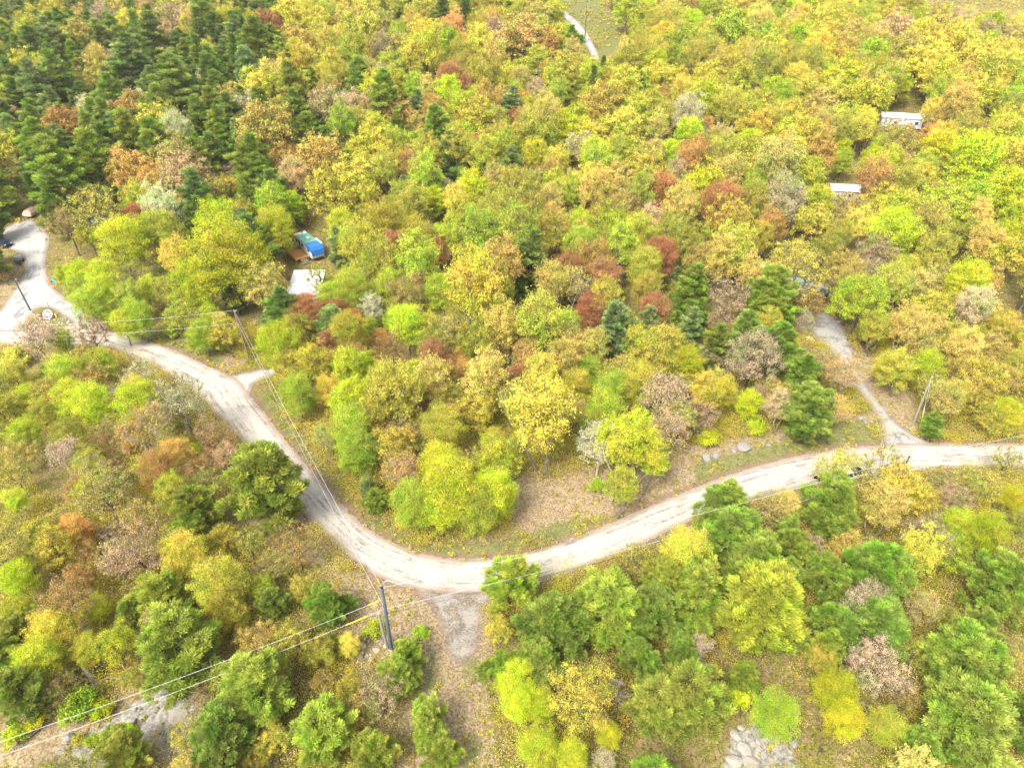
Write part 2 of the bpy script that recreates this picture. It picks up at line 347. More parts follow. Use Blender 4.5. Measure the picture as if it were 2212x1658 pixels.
sheet("gravel_turnout", W_SP, M_GREY, .035, .4)
sheet("dirt_track", W_TR, M_TRACK, .03, .4)
sheet("far_road", W_FR, M_GREY, .05, .8)
sheet("main_road", W_ROAD, M_ROAD, .06, .5, side=W_ROAD_IN)
# ---------------------------------------------------------------- tree prototypes
def unit(a): return a/np.maximum(np.linalg.norm(a, axis=-1, keepdims=True), 1e-9)
def quads(c, ln, wd, up=.4, axis=None, g=None, r=None):
    """leaf shaped quads at the points c"""
    r = r or rng; n = len(c); nn = unit(r.normal(size=(n, 3)) + np.array([0, 0, up]))
    a = r.normal(size=(n, 3)) if axis is None else axis + r.normal(size=(n, 3))*.35
    a = unit(a - nn*(a*nn).sum(1, keepdims=True)); b = np.cross(nn, a)
    ln = (np.ones(n)*ln*r.uniform(.7, 1.3, n))[:, None]/2; wd = (np.ones(n)*wd*r.uniform(.7, 1.3, n))[:, None]/2
    V = np.stack([c-a*ln, c-b*wd, c+a*ln, c+b*wd], 1).reshape(-1, 3)
    return V, np.arange(4*n).reshape(-1, 4)
def blades(c, d, ln, wd, r):
    n = len(c); sd_ = unit(np.cross(d, r.normal(size=(n, 3)))); ln = (ln*r.uniform(.7, 1.25, n))[:, None]
    V = np.stack([c-sd_*wd*.35, c+sd_*wd*.35, c+d*ln+sd_*wd*.5, c+d*ln-sd_*wd*.5], 1).reshape(-1, 3)
    return V, np.arange(4*n).reshape(-1, 4)
def prisms(A, B, ra, rb, k=4):
    """tapered prisms along many edges at once"""
    A, B = np.asarray(A), np.asarray(B); d = unit(B-A); h = np.where(np.abs(d[:, 2:3]) < .9, [[0, 0, 1.]], [[1., 0, 0]])
    a = unit(np.cross(d, h)); b = np.cross(d, a); n = len(A); V = []
    for P, r_ in ((A, ra), (B, rb)):
        for i in range(k):
            t = 2*math.pi*i/k; V.append(P + (a*math.cos(t)+b*math.sin(t))*np.asarray(r_)[:, None])
    V = np.stack(V, 1).reshape(-1, 3); o = (np.arange(n)*2*k)[:, None]
    F = np.concatenate([np.stack([o[:, 0]+i, o[:, 0]+(i+1) % k, o[:, 0]+k+(i+1) % k, o[:, 0]+k+i], 1) for i in range(k)])
    return V, F
def cat(parts):
    Vs, Fs, o = [], [], 0
    for V, F in parts: Vs.append(V); Fs.append(F+o); o += len(V)
    return np.concatenate(Vs), np.concatenate(Fs)
def skeleton(ends, H, fork, r, wig=.12, grav=.35, rbase=.16, trunks=1, lean=0):
    """grow branches from the trunk out to every end point; returns prisms and end directions"""
    nodes = []; par = []
    for k in range(trunks):
        base = np.array([.25*math.cos(2.1*k), .25*math.sin(2.1*k), 0]) if trunks > 1 else np.zeros(3)
        a0 = r.uniform(0, 6.3); prev = -1; nt_ = 7
        for i in range(nt_):
            t = i/(nt_-1); p = base*(min(1, t*6)*(1+t*4)) + np.array([math.cos(a0), math.sin(a0), 0])*(lean*t*t) + np.array([0, 0, fork*t]) + (r.normal(size=3)*[.05, .05, 0]*H*.12 if i else 0)
            nodes.append(p); par.append(prev); prev = len(nodes)-1
    plen = [n[2] for n in nodes]; mainn = len(nodes)
    top0 = ends[:, :2]*0; order = np.argsort(np.linalg.norm(ends-np.array([0, 0, fork]), axis=1)); tips = []
    for e in ends[order]:
        NN = np.array(nodes); dv = e-NN; d = np.linalg.norm(dv, axis=1)
        cost = d*(1+grav*np.clip(-dv[:, 2]/np.maximum(d, .01), 0, 1)*3) + np.array(plen)*.38 + (NN[:, 2] < fork*.55)*50
        cost += np.clip(.25-dv[:, 2]/np.maximum(d, .01), 0, 1)*d*.5
        j = int(np.argmin(cost)); A = NN[j]; L = d[j]; k = max(2, int(L/.7)); prev = j
        for i in range(1, k+1):
            t = i/k; p = A+(e-A)*t + np.array([0, 0, -1])*math.sin(math.pi*t)*L*.10 + (r.normal(size=3)*wig*L*.25 if i < k else 0)
            nodes.append(p); par.append(prev); plen.append(plen[prev]+L/k); prev = len(nodes)-1
        tips.append(prev)
    n = len(nodes); area = np.full(n, 0.0)
    for t in tips: area[t] += 1
    for i in range(n-1, -1, -1):
        if par[i] >= 0: area[par[i]] += area[i]
    rad = rbase*np.sqrt(np.maximum(area, 1)/max(area[:1].max(), area.max()))**1.05 + .008
    idx = [i for i in range(n) if par[i] >= 0]; NN = np.array(nodes); pa = [par[i] for i in idx]
    V, F = prisms(NN[pa], NN[idx], rad[pa]*.97, rad[idx])
    dirs = unit(NN[tips]-NN[[par[t] for t in tips]])
    return (V, F), NN[tips], dirs
def twigs(c, r, n, ln, rad, up=.5, spread=1.0):
    idx = np.repeat(np.arange(len(c)), n); d = unit(r.normal(size=(len(idx), 3))*spread+np.array([0, 0, up])); L = (ln*r.uniform(.5, 1.2, len(idx)))[:, None]
    A = c[idx]; B = A+d*L; return prisms(A, B, np.full(len(idx), rad), np.full(len(idx), rad*.5), 3), B
def finish(name, wood, leaf, tint, leafmat):
    q = leaf[0]; SIZES.append((np.percentile(np.hypot(q[:, 0], q[:, 1]), 95), np.percentile(q[:, 2], 99.7)))
    Vw, Fw = wood; tw = mesh_np(name+"_trunk", Vw, Fw, [M_BARK]); cr = mesh_np(name+"_crown", leaf[0], leaf[1], [leafmat], fattr={"tint": tint}); return tw, cr
def shell(r, n, zlo=-.55, pw=.33):
    d = unit(r.normal(size=(n*3, 3))); d = d[d[:, 2] > zlo][:n]; return d*(r.uniform(0, 1, len(d))**pw)[:, None]
SIZES = []
# every prototype is built for a crown about 1 unit wide... scaled to R = 4 m, H given
def oak(seed, H=10., R=4., nc=160, nl=150, ls=.13, clump=.82, flat=.7, trunks=1):
    r = np.random.default_rng(seed); E = shell(r, nc, -.5, .28)
    lob = 1+.17*np.sin(3*np.arctan2(E[:, 1], E[:, 0])+seed)+.1*r.normal(size=len(E))
    E = E*np.array([R, R, H*.40])*lob[:, None]*.9+np.array([0, 0, H*.58])
    wood, T, D = skeleton(E, H, H*.38, r, rbase=.2, trunks=trunks)
    tw, TB = twigs(T, r, 8, clump*1.25, .02, up=.6)
    c = np.repeat(T, nl, 0) + unit(r.normal(size=(len(T)*nl, 3)))*np.abs(r.normal(size=len(T)*nl)*.62)[:, None]*np.array([clump, clump, clump*flat])*np.repeat(r.uniform(.6, 1.25, len(T)), nl)[:, None]
    leaf = quads(c, ls, ls*.7, .8, r=r); tint = np.clip(np.repeat(r.uniform(.15, .85, len(T)), nl)+r.normal(size=len(c))*.16, 0, 1)
    return finish("oak", cat([wood, tw]), leaf, tint, M_LEAF)
def maple(seed, H=11., R=3.7, nc=210, nl=135, ls=.13, clump=.7, trunks=1):
    r = np.random.default_rng(seed); E = shell(r, nc, -.8, .3); z = E[:, 2]
    w_ = np.where(z > 0, (1-z**2*.2), 1)
    E = E*np.array([R, R, H*.42])*(1+.12*r.normal(size=len(E)))[:, None]*w_[:, None]*.92+np.array([0, 0, H*.56])
    wood, T, D = skeleton(E, H, H*.3, r, rbase=.17, trunks=trunks)
    tw, TB = twigs(T, r, 4, clump*1.5, .018, up=.5); wood = cat([wood, tw]); idx = np.repeat(np.arange(len(T)), nl); out_ = unit(T-np.array([0, 0, H*.4]))
    c = T[idx] + r.normal(size=(len(idx), 3))*np.array([clump, clump, clump*.32])*.6 + out_[idx]*r.uniform(-.5, .6, len(idx))[:, None]*clump + np.array([0, 0, 1])*0
    leaf = quads(c, ls, ls*.8, 1.3, r=r); tint = np.clip(np.repeat(r.uniform(.2, .8, len(T)), nl)+r.normal(size=len(c))*.18, 0, 1)
    return finish("maple", wood, leaf, tint, M_LEAF)
def upright(seed, H=12., R=3.1, nc=130, nl=110, ls=.135, trunks=3, tw_n=7):
    r = np.random.default_rng(seed); E = shell(r, nc, -.75, .35); z = (E[:, 2]+1)/2
    E = E*np.array([R, R, H*.4])*(.55+.6*z-.25*z**3)[:, None]*(1+.1*r.normal(size=len(E)))[:, None]+np.array([0, 0, H*.58])
    wood, T, D = skeleton(E, H, H*.28, r, grav=.9, rbase=.13, trunks=trunks)
    tw, TB = twigs(T, r, tw_n, 1.15, .016, up=1.5, spread=.75)
    dd = unit(np.array([[0, 0, 1.6]])+unit(E*0+T-np.array([0, 0, H*.2]))); idx = np.repeat(np.arange(len(T)), nl)
    k = r.integers(0, tw_n, len(idx)); tb = TB.reshape(len(T), tw_n, 3)[idx, k]; t = r.uniform(.1, 1.15, len(idx))[:, None]
    c = T[idx]*(1-t)+tb*t + r.normal(size=(len(idx), 3))*.12
    leaf = quads(c, ls*1.3, ls*.7, .3, axis=np.array([0, 0, .9]), r=r); tint = np.clip(np.repeat(r.uniform(.2, .8, len(T)), nl)+r.normal(size=len(c))*.2, 0, 1)
    return finish("upright", cat([wood, tw]), leaf, tint, M_LEAF)
def bare(seed, H=10., R=3.8, nc=90, nl=14, ls=.2, trunks=1, tw_n=14, lean=.4):
    r = np.random.default_rng(seed); E = shell(r, nc, -.45, .4)*np.array([R, R, H*.37])*.92+np.array([0, 0, H*.6])
    wood, T, D = skeleton(E, H, H*.33, r, wig=.2, rbase=.15, trunks=trunks, lean=lean)
    tw, TB = twigs(T, r, tw_n, 1.0, .017, up=.8)
    idx = np.repeat(np.arange(len(TB)), max(1, nl//4)); c = TB[idx]+r.normal(size=(len(idx), 3))*.14
    leaf = quads(c, ls, ls*.7, .4, r=r); tint = r.uniform(0, 1, len(c))
    return finish("bare", cat([wood, tw]), leaf, tint, M_LEAF)
def pine(seed, H=11., R=4., nb=6, dz=.8, ln=.3, wd=.055, nn=72, pw=.75, lo=.12, clump=.36, crown=1.0, soft=.22, droop=0.0):
    r = np.random.default_rng(seed); zc = []; WA, WB, ra, rb = [], [], [], []; cl = []; cd = []; cs = []
    z = H*lo; ph = 0
    az_f = r.normal(size=4)*.16
    def env(u, a): # crown radius by height and side
        w_ = (1-u)**pw*(1-.35*max(0, (.3-u)/.3)); return R*w_*(1+az_f[0]*math.cos(a)+az_f[1]*math.sin(a)+az_f[2]*math.cos(2*a+az_f[3]))
    while z < H*.985:
        u = (z-H*lo)/(H*(1-lo)); ph += 1.1+r.uniform(-.3, .3); nbr = nb if u < .8 else max(3, nb-2)
        for k in range(nbr):
            a = ph+2*math.pi*k/nbr+r.normal()*.22; L = max(.25, env(u, a)*r.uniform(1-soft*1.6, 1+soft*.7)); el = (.10-droop)+.75*u**2+r.normal()*.09
            A = np.array([0, 0, z]); d = np.array([math.cos(a)*math.cos(el), math.sin(a)*math.cos(el), math.sin(el)])
            lift = .12*L; B = A+d*L+np.array([0, 0, lift]); M = A+d*L*.5
            WA += [A, M]; WB += [M, B]; q = .02+.012*L; ra += [q*1.4, q]; rb += [q, q*.4]
            s_ = np.array([-math.sin(a), math.cos(a), 0]); nc_ = max(2, int(L*3.4))
            t = r.uniform(.28 if L > 1.5 else .05, 1.0, nc_)**.75; lat = r.normal(size=nc_)*.24*L*(1.15-t)*1.1
            P = A+d*(L*t)[:, None]+np.array([0, 0, 1])*(lift*t*t)[:, None]+s_*lat[:, None]+np.array([0, 0, 1])*(r.normal(size=nc_)*.07)[:, None]
            cl.append(P); cd.append(unit(d*.9+s_*(np.sign(lat)*.6)[:, None]+np.array([0, 0, .55]))); cs.append(.55+.45*t)
        z += dz*r.uniform(.75, 1.25)*(1-.35*u)
    WA.append(np.zeros(3)); WB.append(np.array([0, 0, H*.6])); ra.append(.19); rb.append(.1)
    WA.append(np.array([0, 0, H*.6])); WB.append(np.array([0, 0, H])); ra.append(.1); rb.append(.02)
    P = np.concatenate(cl); D = np.concatenate(cd); S = np.concatenate(cs); n = len(P); idx = np.repeat(np.arange(n), nn)
    off = unit(r.normal(size=(len(idx), 3))); dr_ = unit(off*1.0+D[idx]*.95+np.array([0, 0, .35])); sz = r.uniform(.7, 1.25, n)[idx]
    c = P[idx]+off*(r.uniform(0, 1, len(idx))**.6)[:, None]*clump*sz[:, None]*np.array([1, 1, .62])
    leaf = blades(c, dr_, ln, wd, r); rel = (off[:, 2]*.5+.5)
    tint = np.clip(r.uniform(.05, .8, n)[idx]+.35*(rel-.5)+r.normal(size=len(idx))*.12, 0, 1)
    return finish("pine", prisms(WA, WB, ra, rb, 5), leaf, tint, M_NEEDLE)
def bush(seed, R=1.6, H=2.0, nc=42, nl=75, ls=.17):
    r = np.random.default_rng(seed); E = np.abs(shell(r, nc, -.1, .4))*0+shell(r, nc, -.2, .4)*np.array([R, R, H*.55])+np.array([0, 0, H*.45])
    wood, T, D = skeleton(E, H, H*.2, r, rbase=.05, trunks=3)
    idx = np.repeat(np.arange(len(T)), nl); c = T[idx]+r.normal(size=(len(idx), 3))*np.array([.24, .24, .16])
    leaf = quads(c, ls, ls*.75, .9, r=r); tint = np.clip(np.repeat(r.uniform(.2, .8, len(T)), nl)+r.normal(size=len(c))*.16, 0, 1)
    return finish("bush", wood, leaf, tint, M_LEAF)
# kind -> list of (trunk, crown, R, H)
def P_(f, R, H, seeds, **k): return [(*f(sd_, R=R, H=H, **k), *SIZES[-1]) for sd_ in seeds]
PROTO = {
 'O': P_(oak, 4., 9.5, (1, 2, 3, 4, 5, 6, 7)), 'OF': P_(oak, 4., 9.5, (21, 22, 23, 24, 25), nl=100, ls=.22, clump=.75),
 'M': P_(maple, 3.7, 11., (31, 32, 33, 34, 35, 36)), 'MF': P_(maple, 3.7, 11., (41, 42, 43), nl=80, ls=.21),
 'U': P_(upright, 3.1, 12., (51, 52, 53, 54, 55, 56)), 'B': P_(bare, 3.8, 10., (61, 62, 63)),
 'SP': P_(oak, 4., 9.5, (71, 72, 73), nl=56, ls=.13, clump=.6, nc=150),       # thin spring leaf, branches showing
 'P': P_(pine, 4., 11.2, (81, 82, 83, 84), pw=.62, lo=.2, soft=.28), 'T': P_(pine, 3.3, 12.5, (91, 92, 93, 94), lo=.14, pw=.66, nb=5, dz=.85, nn=54, ln=.38, wd=.085, clump=.4, soft=.3),
 'C': P_(pine, 2.5, 12.5, (101, 102), pw=.95, lo=.08, dz=.6, nn=36, ln=.3, wd=.085, soft=.2, droop=.18, clump=.3),
 'S': P_(bush, 1.6, 2.0, (111, 112, 113)),
}
HW = {'O': 1.55, 'M': 1.85, 'U': 2.3, 'B': 1.6, 'P': 1.45, 'T': 2.0, 'C': 2.5, 'S': .9, 'SP': 1.6}   # height to width
NAMES = {'O': ("oak_tree", "oak"), 'SP': ("oak_tree", "oak"), 'M': ("maple_tree", "maple"), 'U': ("aspen_tree", "aspen"), 'B': ("leafless_tree", "leafless tree"),
         'P': ("white_pine", "pine"), 'T': ("tall_pine", "tall pine"), 'C': ("spruce_tree", "spruce"), 'S': ("bush", "bush")}
COLR = {'y': ((218, 208, 76), "golden yellow"), 'Y': ((212, 214, 40), "bright yellow"), 'q': ((200, 210, 46), "yellow-green"), 'g': ((178, 198, 58), "lime green"), 'o': ((188, 186, 64), "olive"),
        't': ((212, 194, 96), "straw yellow"), 'k': ((206, 180, 134), "pinkish tan"), 'r': ((180, 122, 82), "rust red"), 'n': ((206, 166, 88), "orange brown"), 'w': ((218, 212, 160), "pale cream"),
        'p': ((144, 166, 70), "mid green"), 'd': ((134, 156, 76), "dark green"), 'b': ((144, 166, 96), "blue-green"), 'l': ((162, 178, 74), "light green")}
def kindname(k, c):
    if k in ('O', 'SP') and c in 'tknwr': return ("hickory_tree", "hickory")
    if k == 'M' and c in 'rn': return ("red_maple", "red maple")
    if k == 'U' and c in 'wtk': return ("birch_tree", "birch")
    return NAMES[k]
# sightings: species+colour, x, y of the crown's top and its width, in each third of the picture enlarged three times
LIST = {
(0, 0): """Tb 300 130 180;Td 160 190 180;Td 20 390 150;Tb 170 410 230;Tp 340 350 220;Cd 1290 60 180;Cp 1230 250 160;Cd 1510 90 120;Tp 1630 130 200;Cp 1480 240 150;Tb 1560 330 200;Tl 1830 250 150;Tl 1850 420 230;Td 950 100 220;Td 640 170 160;Td 740 180 150;Tb 830 240 260;Tp 700 490 190;
Tp 1080 380 300;Tp 1000 570 200;Tl 800 720 220;Td 620 800 200;Tp 1400 700 180;Tb 1540 780 150;Tp 560 870 250;Tl 340 900 300;Tp 170 800 240;Tp 930 870 200;Tp 1170 880 150;Tp 1260 920 220;Td 1370 880 200;Tp 1580 900 250;Tp 1680 1010 200;Td 1700 900 160;Tp 1590 1150 190;Tb 1540 1380 200;Tp 290 1110 240;Td 50 520 160;Tp 190 690 160;Tp 1720 330 120;Tl 2010 440 130;Cd 1920 40 50;Cd 1020 40 70;Tp 850 0 120;Td 0 0 100;Tp 1940 600 220;Tb 2050 740 120;Tp 2150 620 120;Tb 2180 1480 150;Tp 1800 800 130;Td 1450 1290 130;
Oy 160 50 190;Oy 340 10 170;Ot 520 20 150;Ok 640 10 180;Oy 830 60 160;Ot 480 130 180;Oy 420 170 160;Ok 1130 10 220;Ut 1200 40 150;Or 1740 60 190;Ot 1420 0 150;Oy 1640 50 130;Oy 1850 0 200;Oy 2050 50 180;Ot 1910 150 180;Oy 1980 200 120;Ot 2080 170 160;Oy 2150 290 180;Ot 1970 280 150;Ok 520 200 130;On 560 310 130;Ow 550 620 190;On 350 700 230;Ok 60 680 110;On 830 600 230;Bw 1320 430 150;Oy 1400 480 100;Oo 620 420 140;Oy 1260 590 150;Ok 1290 640 160;Ow 1610 590 210;Oy 1420 640 130;Ot 1700 680 330;Ot 1850 590 150;Ok 1890 690 180;On 2060 560 150;Oy 2060 660 140;On 790 960 260;Ok 1150 980 300;On 960 1070 150;Ot 1340 1150 200;Ok 1440 1060 150;On 1830 930 190;Ot 2020 880 280;Oy 2100 1090 300;SPy 610 1190 310;Uw 1000 1190 200;SPn 400 1340 220;MY 740 1420 280;Mg 1000 1380 240;Mq 1350 1310 260;MY 1400 1460 420;MY 1640 1570 200;Mr 850 1330 160;Mg 820 1290 90;Uo 1750 1320 160;Mq 1780 1350 220;Mq 1880 1240 140;Oo 1900 1060 140;MY 1180 780 90;Oy 40 760 60;SPk 30 900 130;SPt 60 1020 170;Oo 560 1440 160;Ut 1160 1230 120;Oy 1480 1130 150;Oo 850 1180 150;Ok 2000 1000 150""",
(1, 0): """Ot 60 20 200;Oy 120 60 220;Ot 260 50 180;Tp 260 0 110;Cp 430 20 90;Tl 500 0 110;Cd 640 -40 180;Cd 790 -50 170;Cd 1065 -5 80;Un 740 60 150;Uo 860 90 130;Un 950 60 130;Uo 1150 10 130;Oy 1200 0 90;Ot 1280 20 180;Ot 1150 100 260;Oy 1050 180 120;Oy 550 100 200;Oy 650 130 180;Ug 140 170 100;Ug 360 130 120;Uy 520 200 220;Ot 30 240 150;Uk 250 190 140;Ur 370 210 60;Ok 800 170 150;Oy 710 260 100;Uo 800 220 150;Ut 980 230 160;Oy 890 290 70;Ot 1060 260 130;Cp 1340 100 90;On 1300 190 200;Tp 1490 180 150;Oy 1450 330 150;Oy 1430 160 110;Mg 290 330 110;Oy 30 150 80;Un 680 370 150;Uo 950 330 200;Mg 800 360 90;Oy 1140 360 150;On 1360 370 160;Tp 1460 380 140;Ok 260 410 150;Tp 80 390 180;Tl 290 480 230;Ur 710 400 150;Ur 810 450 140;Uo 500 430 100;Mg 480 470 150;Tb 470 590 130;Ut 560 480 130;Mg 1190 470 90;Mg 1120 520 120;Tb 1100 580 150;Cp 1640 440 130;Cp 1690 370 100;Cp 1275 540 50;Ok 1230 540 80;Un 940 520 170;Mg 770 590 160;Mn 800 690 130;Uo 680 540 90;Tp 1950 480 150;Cd 2100 510 90;Oy 1800 450 160;Ot 1700 540 260;Oy 1760 360 130;Mq 1880 350 90;Oy 1950 400 110;Oy 2060 400 180;Oy 2160 410 140;Oy 2000 560 200;On 1600 590 130;Oo 1520 560 100;Mg 1530 660 150;Oy 1640 690 170;Oy 1840 690 250;Ut 1320 590 150;Mg 1220 610 120;Mr 1110 690 110;Uo 1300 640 230;Mr 1510 730 60;Mn 1160 790 140;Mq 1440 720 200;Mg 1330 800 180;Ot 1650 780 150;Ow 1540 850 200;Tb 690 870 200;Tp 620 690 190;Tp 350 730 150;On 340 620 190;Ow 30 580 130;Uo 130 680 150;Mo 220 740 180;Ut 480 720 110;Uo 340 800 160;Uo 780 800 200;Uo 1040 790 140;Uo 560 850 180;Uo 880 860 180;Mn 920 840 50;Mq 1870 880 130;Oy 1950 900 150;Ok 2050 890 120;Ug 1660 900 180;Mq 2150 900 130;Mg 70 910 120;Mg 1770 1000 120;Oy 1960 960 230;Bw 330 950 150;Un 430 960 150;Ug 560 1000 190;Tb 1110 960 170;Ut 980 1030 130;Un 1290 1060 100;Un 1390 1030 130;Ug 1500 1130 150;Ut 1640 1070 200;Uk 2180 1000 120;Oy 60 1010 270;Tb 410 1140 110;Tp 590 1080 170;Bw 680 1150 100;Ok 190 1220 140;Mq 600 1210 140;Uo 450 1180 170;Uy 740 1190 160;Ug 830 1110 120;Un 960 1150 120;Uo 760 1260 190;Uo 1240 1240 130;Ut 1360 1180 150;Bw 1900 1190 110;Mg 2140 1150 130;Tb 1080 1130 120;Ut 1780 1130 150;Oq 1800 1300 290;Mq 1560 1350 160;Mr 1420 1430 150;Mg 1580 1490 220;Tp 270 1290 150;Oy 370 1290 180;Oo 150 1330 180;Mn 960 1390 90;Ug 1130 1330 250;Ot 530 1430 150;Ug 700 1410 160;Mq 620 1440 80;Mr 630 1530 140;Ot 740 1480 180;Ut 1060 1550 250;My 1210 1540 130;Mr 2080 1550 200;Uo 2140 1380 150;Uk 2030 1300 150;Mg 60 1470 170;Uo 1750 1480 130;Oy 1870 1500 150;Ur 360 1500 180""",
(2, 0): """Oy 60 60 130;Og 330 60 240;Ot 200 90 150;Ut 500 50 150;Ok 720 60 150;Og 620 20 120;Og 780 10 90;Oy 900 20 150;Oy 1080 10 150;Og 560 150 180;Oy 800 150 150;Oy 950 120 180;Ot 1100 110 170;Ok 1400 60 230;Oy 1240 140 150;Ot 1080 210 180;Oy 1330 40 120;Oy 1720 120 250;Oy 1850 170 260;Ok 2000 130 150;Ok 2150 190 130;Oy 1950 70 120;On 1870 60 110;On 2000 60 130;Oy 1640 230 270;Mg 1270 250 170;Oy 1050 270 170;Ug 40 270 120;Uo 180 200 150;On 240 290 150;Uo 400 270 120;Uo 560 280 180;Uo 700 270 160;Uo 870 270 160;Oy 1950 280 250;Oy 2120 250 180;Oq 1100 350 250;Uo 1310 350 140;Mg 930 410 120;Oy 2050 400 180;Oq 1430 450 160;Oy 1230 490 260;Mq 1060 450 130;MY 1410 600 100;Ut 1820 540 180;Oq 1980 510 170;Mg 2160 560 140;Oq 1740 460 130;Oy 40 480 160;Oy 180 500 180;Oy 350 570 200;Oy 520 580 180;Oy 620 650 180;Oy 760 660 200;On 850 690 150;Oy 500 690 230;Ot 920 560 170;Ut 950 700 150;Uo 1060 740 140;Uw 60 600 180;Un 20 720 90;Ow 120 810 130;Ok 260 800 160;MY 430 840 170;Ut 680 860 280;Un 930 750 150;Un 900 830 200;Ot 1600 640 250;SPt 1370 765 170;SPn 1470 765 150;SPy 1420 800 190;On 1650 780 160;MY 1740 850 200;On 1940 790 170;Mq 2100 730 150;Oy 1850 730 150;Mg 1300 880 110;MY 1240 950 130;Mg 1060 960 120;Mr 1130 1020 200;Un 1310 1010 200;Mq 1060 890 100;Ot 1640 940 180;Mq 1960 880 300;Mq 2120 900 180;Ot 1480 1000 130;Un 60 920 150;Oy 190 1000 120;Ut 340 1010 200;Ug 470 1080 150;Mr 260 1180 250;Uk 720 1150 220;Ok 450 1220 180;Mg 50 1130 120;Ut 640 1300 150;My 910 1200 170;SPt 1090 1240 210;SPt 1000 1250 120;Oy 1330 1190 200;Oy 1600 1060 200;Ot 1670 1190 200;Oy 860 1330 230;Ot 1180 1270 200;Mq 1400 1350 280;Ut 1650 1330 230;Ut 1960 1280 180;Mq 2130 1440 160;Oy 1900 1120 150;Uo 1060 1420 150;Oy 340 1440 300;Oy 720 1550 250;Ok 1280 1520 250;Mg 70 1500 130;Ut 2000 1450 180;Uo 1700 1500 200;Ot 60 1260 190;Oo 950 1520 200;Uo 500 1430 150""",
(0, 1): """SPn 10 70 80;Mq 490 30 160;Mg 400 60 110;Mq 640 30 180;SPw 840 30 150;Mg 680 180 130;MY 1250 20 260;Mq 900 130 150;Ug 800 150 160;Oy 1070 120 200;Mq 1340 310 130;Oy 1540 190 280;Tb 1490 60 180;SPr 1760 30 170;Mg 1620 30 120;Td 1790 230 210;Tb 1740 330 110;Mg 560 190 190;Mg 690 270 140;Mg 870 270 190;Mq 770 350 150;Oy 1130 300 190;Mg 1300 420 150;Oy 1450 400 200;Mq 620 110 180;Mg 470 130 130;Mr 1950 260 190;SPq 2080 40 190;Mg 2120 170 180;Pb 2110 340 220;Mq 1790 430 240;Uo 2000 570 200;Sg 1420 510 130;Mg 1250 460 120;Sg 1100 450 90;SPn 560 400 200;Bk 200 400 240;Mq 380 470 130;Sy 70 580 160;Oq 620 600 200;SPn 580 700 230;Pp 310 710 130;SPy 480 600 180;My 880 780 170;Mq 400 830 200;Mq 560 840 220;On 130 830 90;SPw 740 830 160;SPw 1130 800 340;SPk 1330 1050 200;Mq 170 830 150;Oy 40 900 130;Mo 230 930 150;Mq 130 1050 180;Oo 430 1060 200;Mg 1050 1060 110;Sg 1260 1210 90;Bn 860 1000 330;Mn 1110 1180 200;SPn 1320 1280 180;Uk 1480 1210 150;Pl 1640 1250 480;Mq 1060 1430 180;On 480 1450 180;Bk 380 1200 200;Ot 90 1180 200;SPy 60 1330 200;Oo 520 1230 180;SPn 730 1300 150;Mq 530 1450 150;SPy 1330 1380 200;Bn 1180 1350 170""",
(1, 1): """Mg 40 70 180;Mg 300 90 200;Mn 230 470 100;MY 600 60 100;Mg 650 120 220;Uy 880 -30 330;Mn 720 100 120;Ug 900 110 250;Ug 1070 130 150;Mn 1220 20 110;Ut 1360 30 200;Bt 1500 90 230;Ur 1720 10 190;Uo 1720 150 200;Uo 1980 100 180;Mg 2050 60 90;Tb 2180 80 100;Oo 2180 160 100;Mr 2040 240 170;Mr 1600 230 200;Mg 1460 355 150;Uo 1280 240 280;Ut 1060 290 230;Mr 800 240 90;Ot 750 290 200;Uw 190 240 130;Ug 330 310 130;Mr 50 330 130;Mg 180 380 100;Mq 420 330 220;Mq 540 370 120;On 590 310 120;Ot 690 380 250;Cb 1200 400 70;Tb 1780 320 220;Tb 1990 340 160;Tp 2180 360 100;On 80 570 170;Mr 600 560 190;Mn 1130 460 150;Mr 1240 500 60;Mn 1200 560 170;Oo 600 450 230;Un 740 600 100;Ut 930 640 260;Mn 960 610 150;Tb 1090 660 80;Mr 1130 710 120;Un 1560 510 150;Ut 1430 530 200;Ut 1660 480 180;Oy 2050 470 330;Oq 1930 430 200;Uo 330 690 300;Ut 600 660 220;Mq 150 620 150;Uy 1290 650 220;Mg 1740 740 200;Mg 1700 870 250;Mq 60 800 230;Uo 250 800 250;Ur 510 850 130;Oo 700 810 200;Oy 860 880 230;Mg 960 840 130;Ut 1110 810 180;Uy 1320 820 380;Bk 2100 790 280;Mg 60 960 200;Ot 260 1030 180;Mo 640 970 250;Oy 310 1130 260;Bn 480 1080 150;Mq 620 1250 250;Mq 740 1320 350;Mq 980 1380 270;Mg 460 1480 250;Pb 170 1450 130;Bn 350 1300 250;Mg 60 1200 180;Ug 1130 1150 100;Bw 1680 1080 300;Uq 1840 1020 280;Uq 1950 1080 250;Mg 1950 980 120;Uq 2020 1200 200;Sg 1660 1450 100;Mg 500 1490 230;Mq 640 1530 230;Mg 860 1500 260;Mq 1010 1480 200;Mg 30 1000 230;Mg 90 1150 220;Pp 200 1500 150;Mg 0 850 200;Uo 1830 1380 200;Bk 2130 1000 240""",
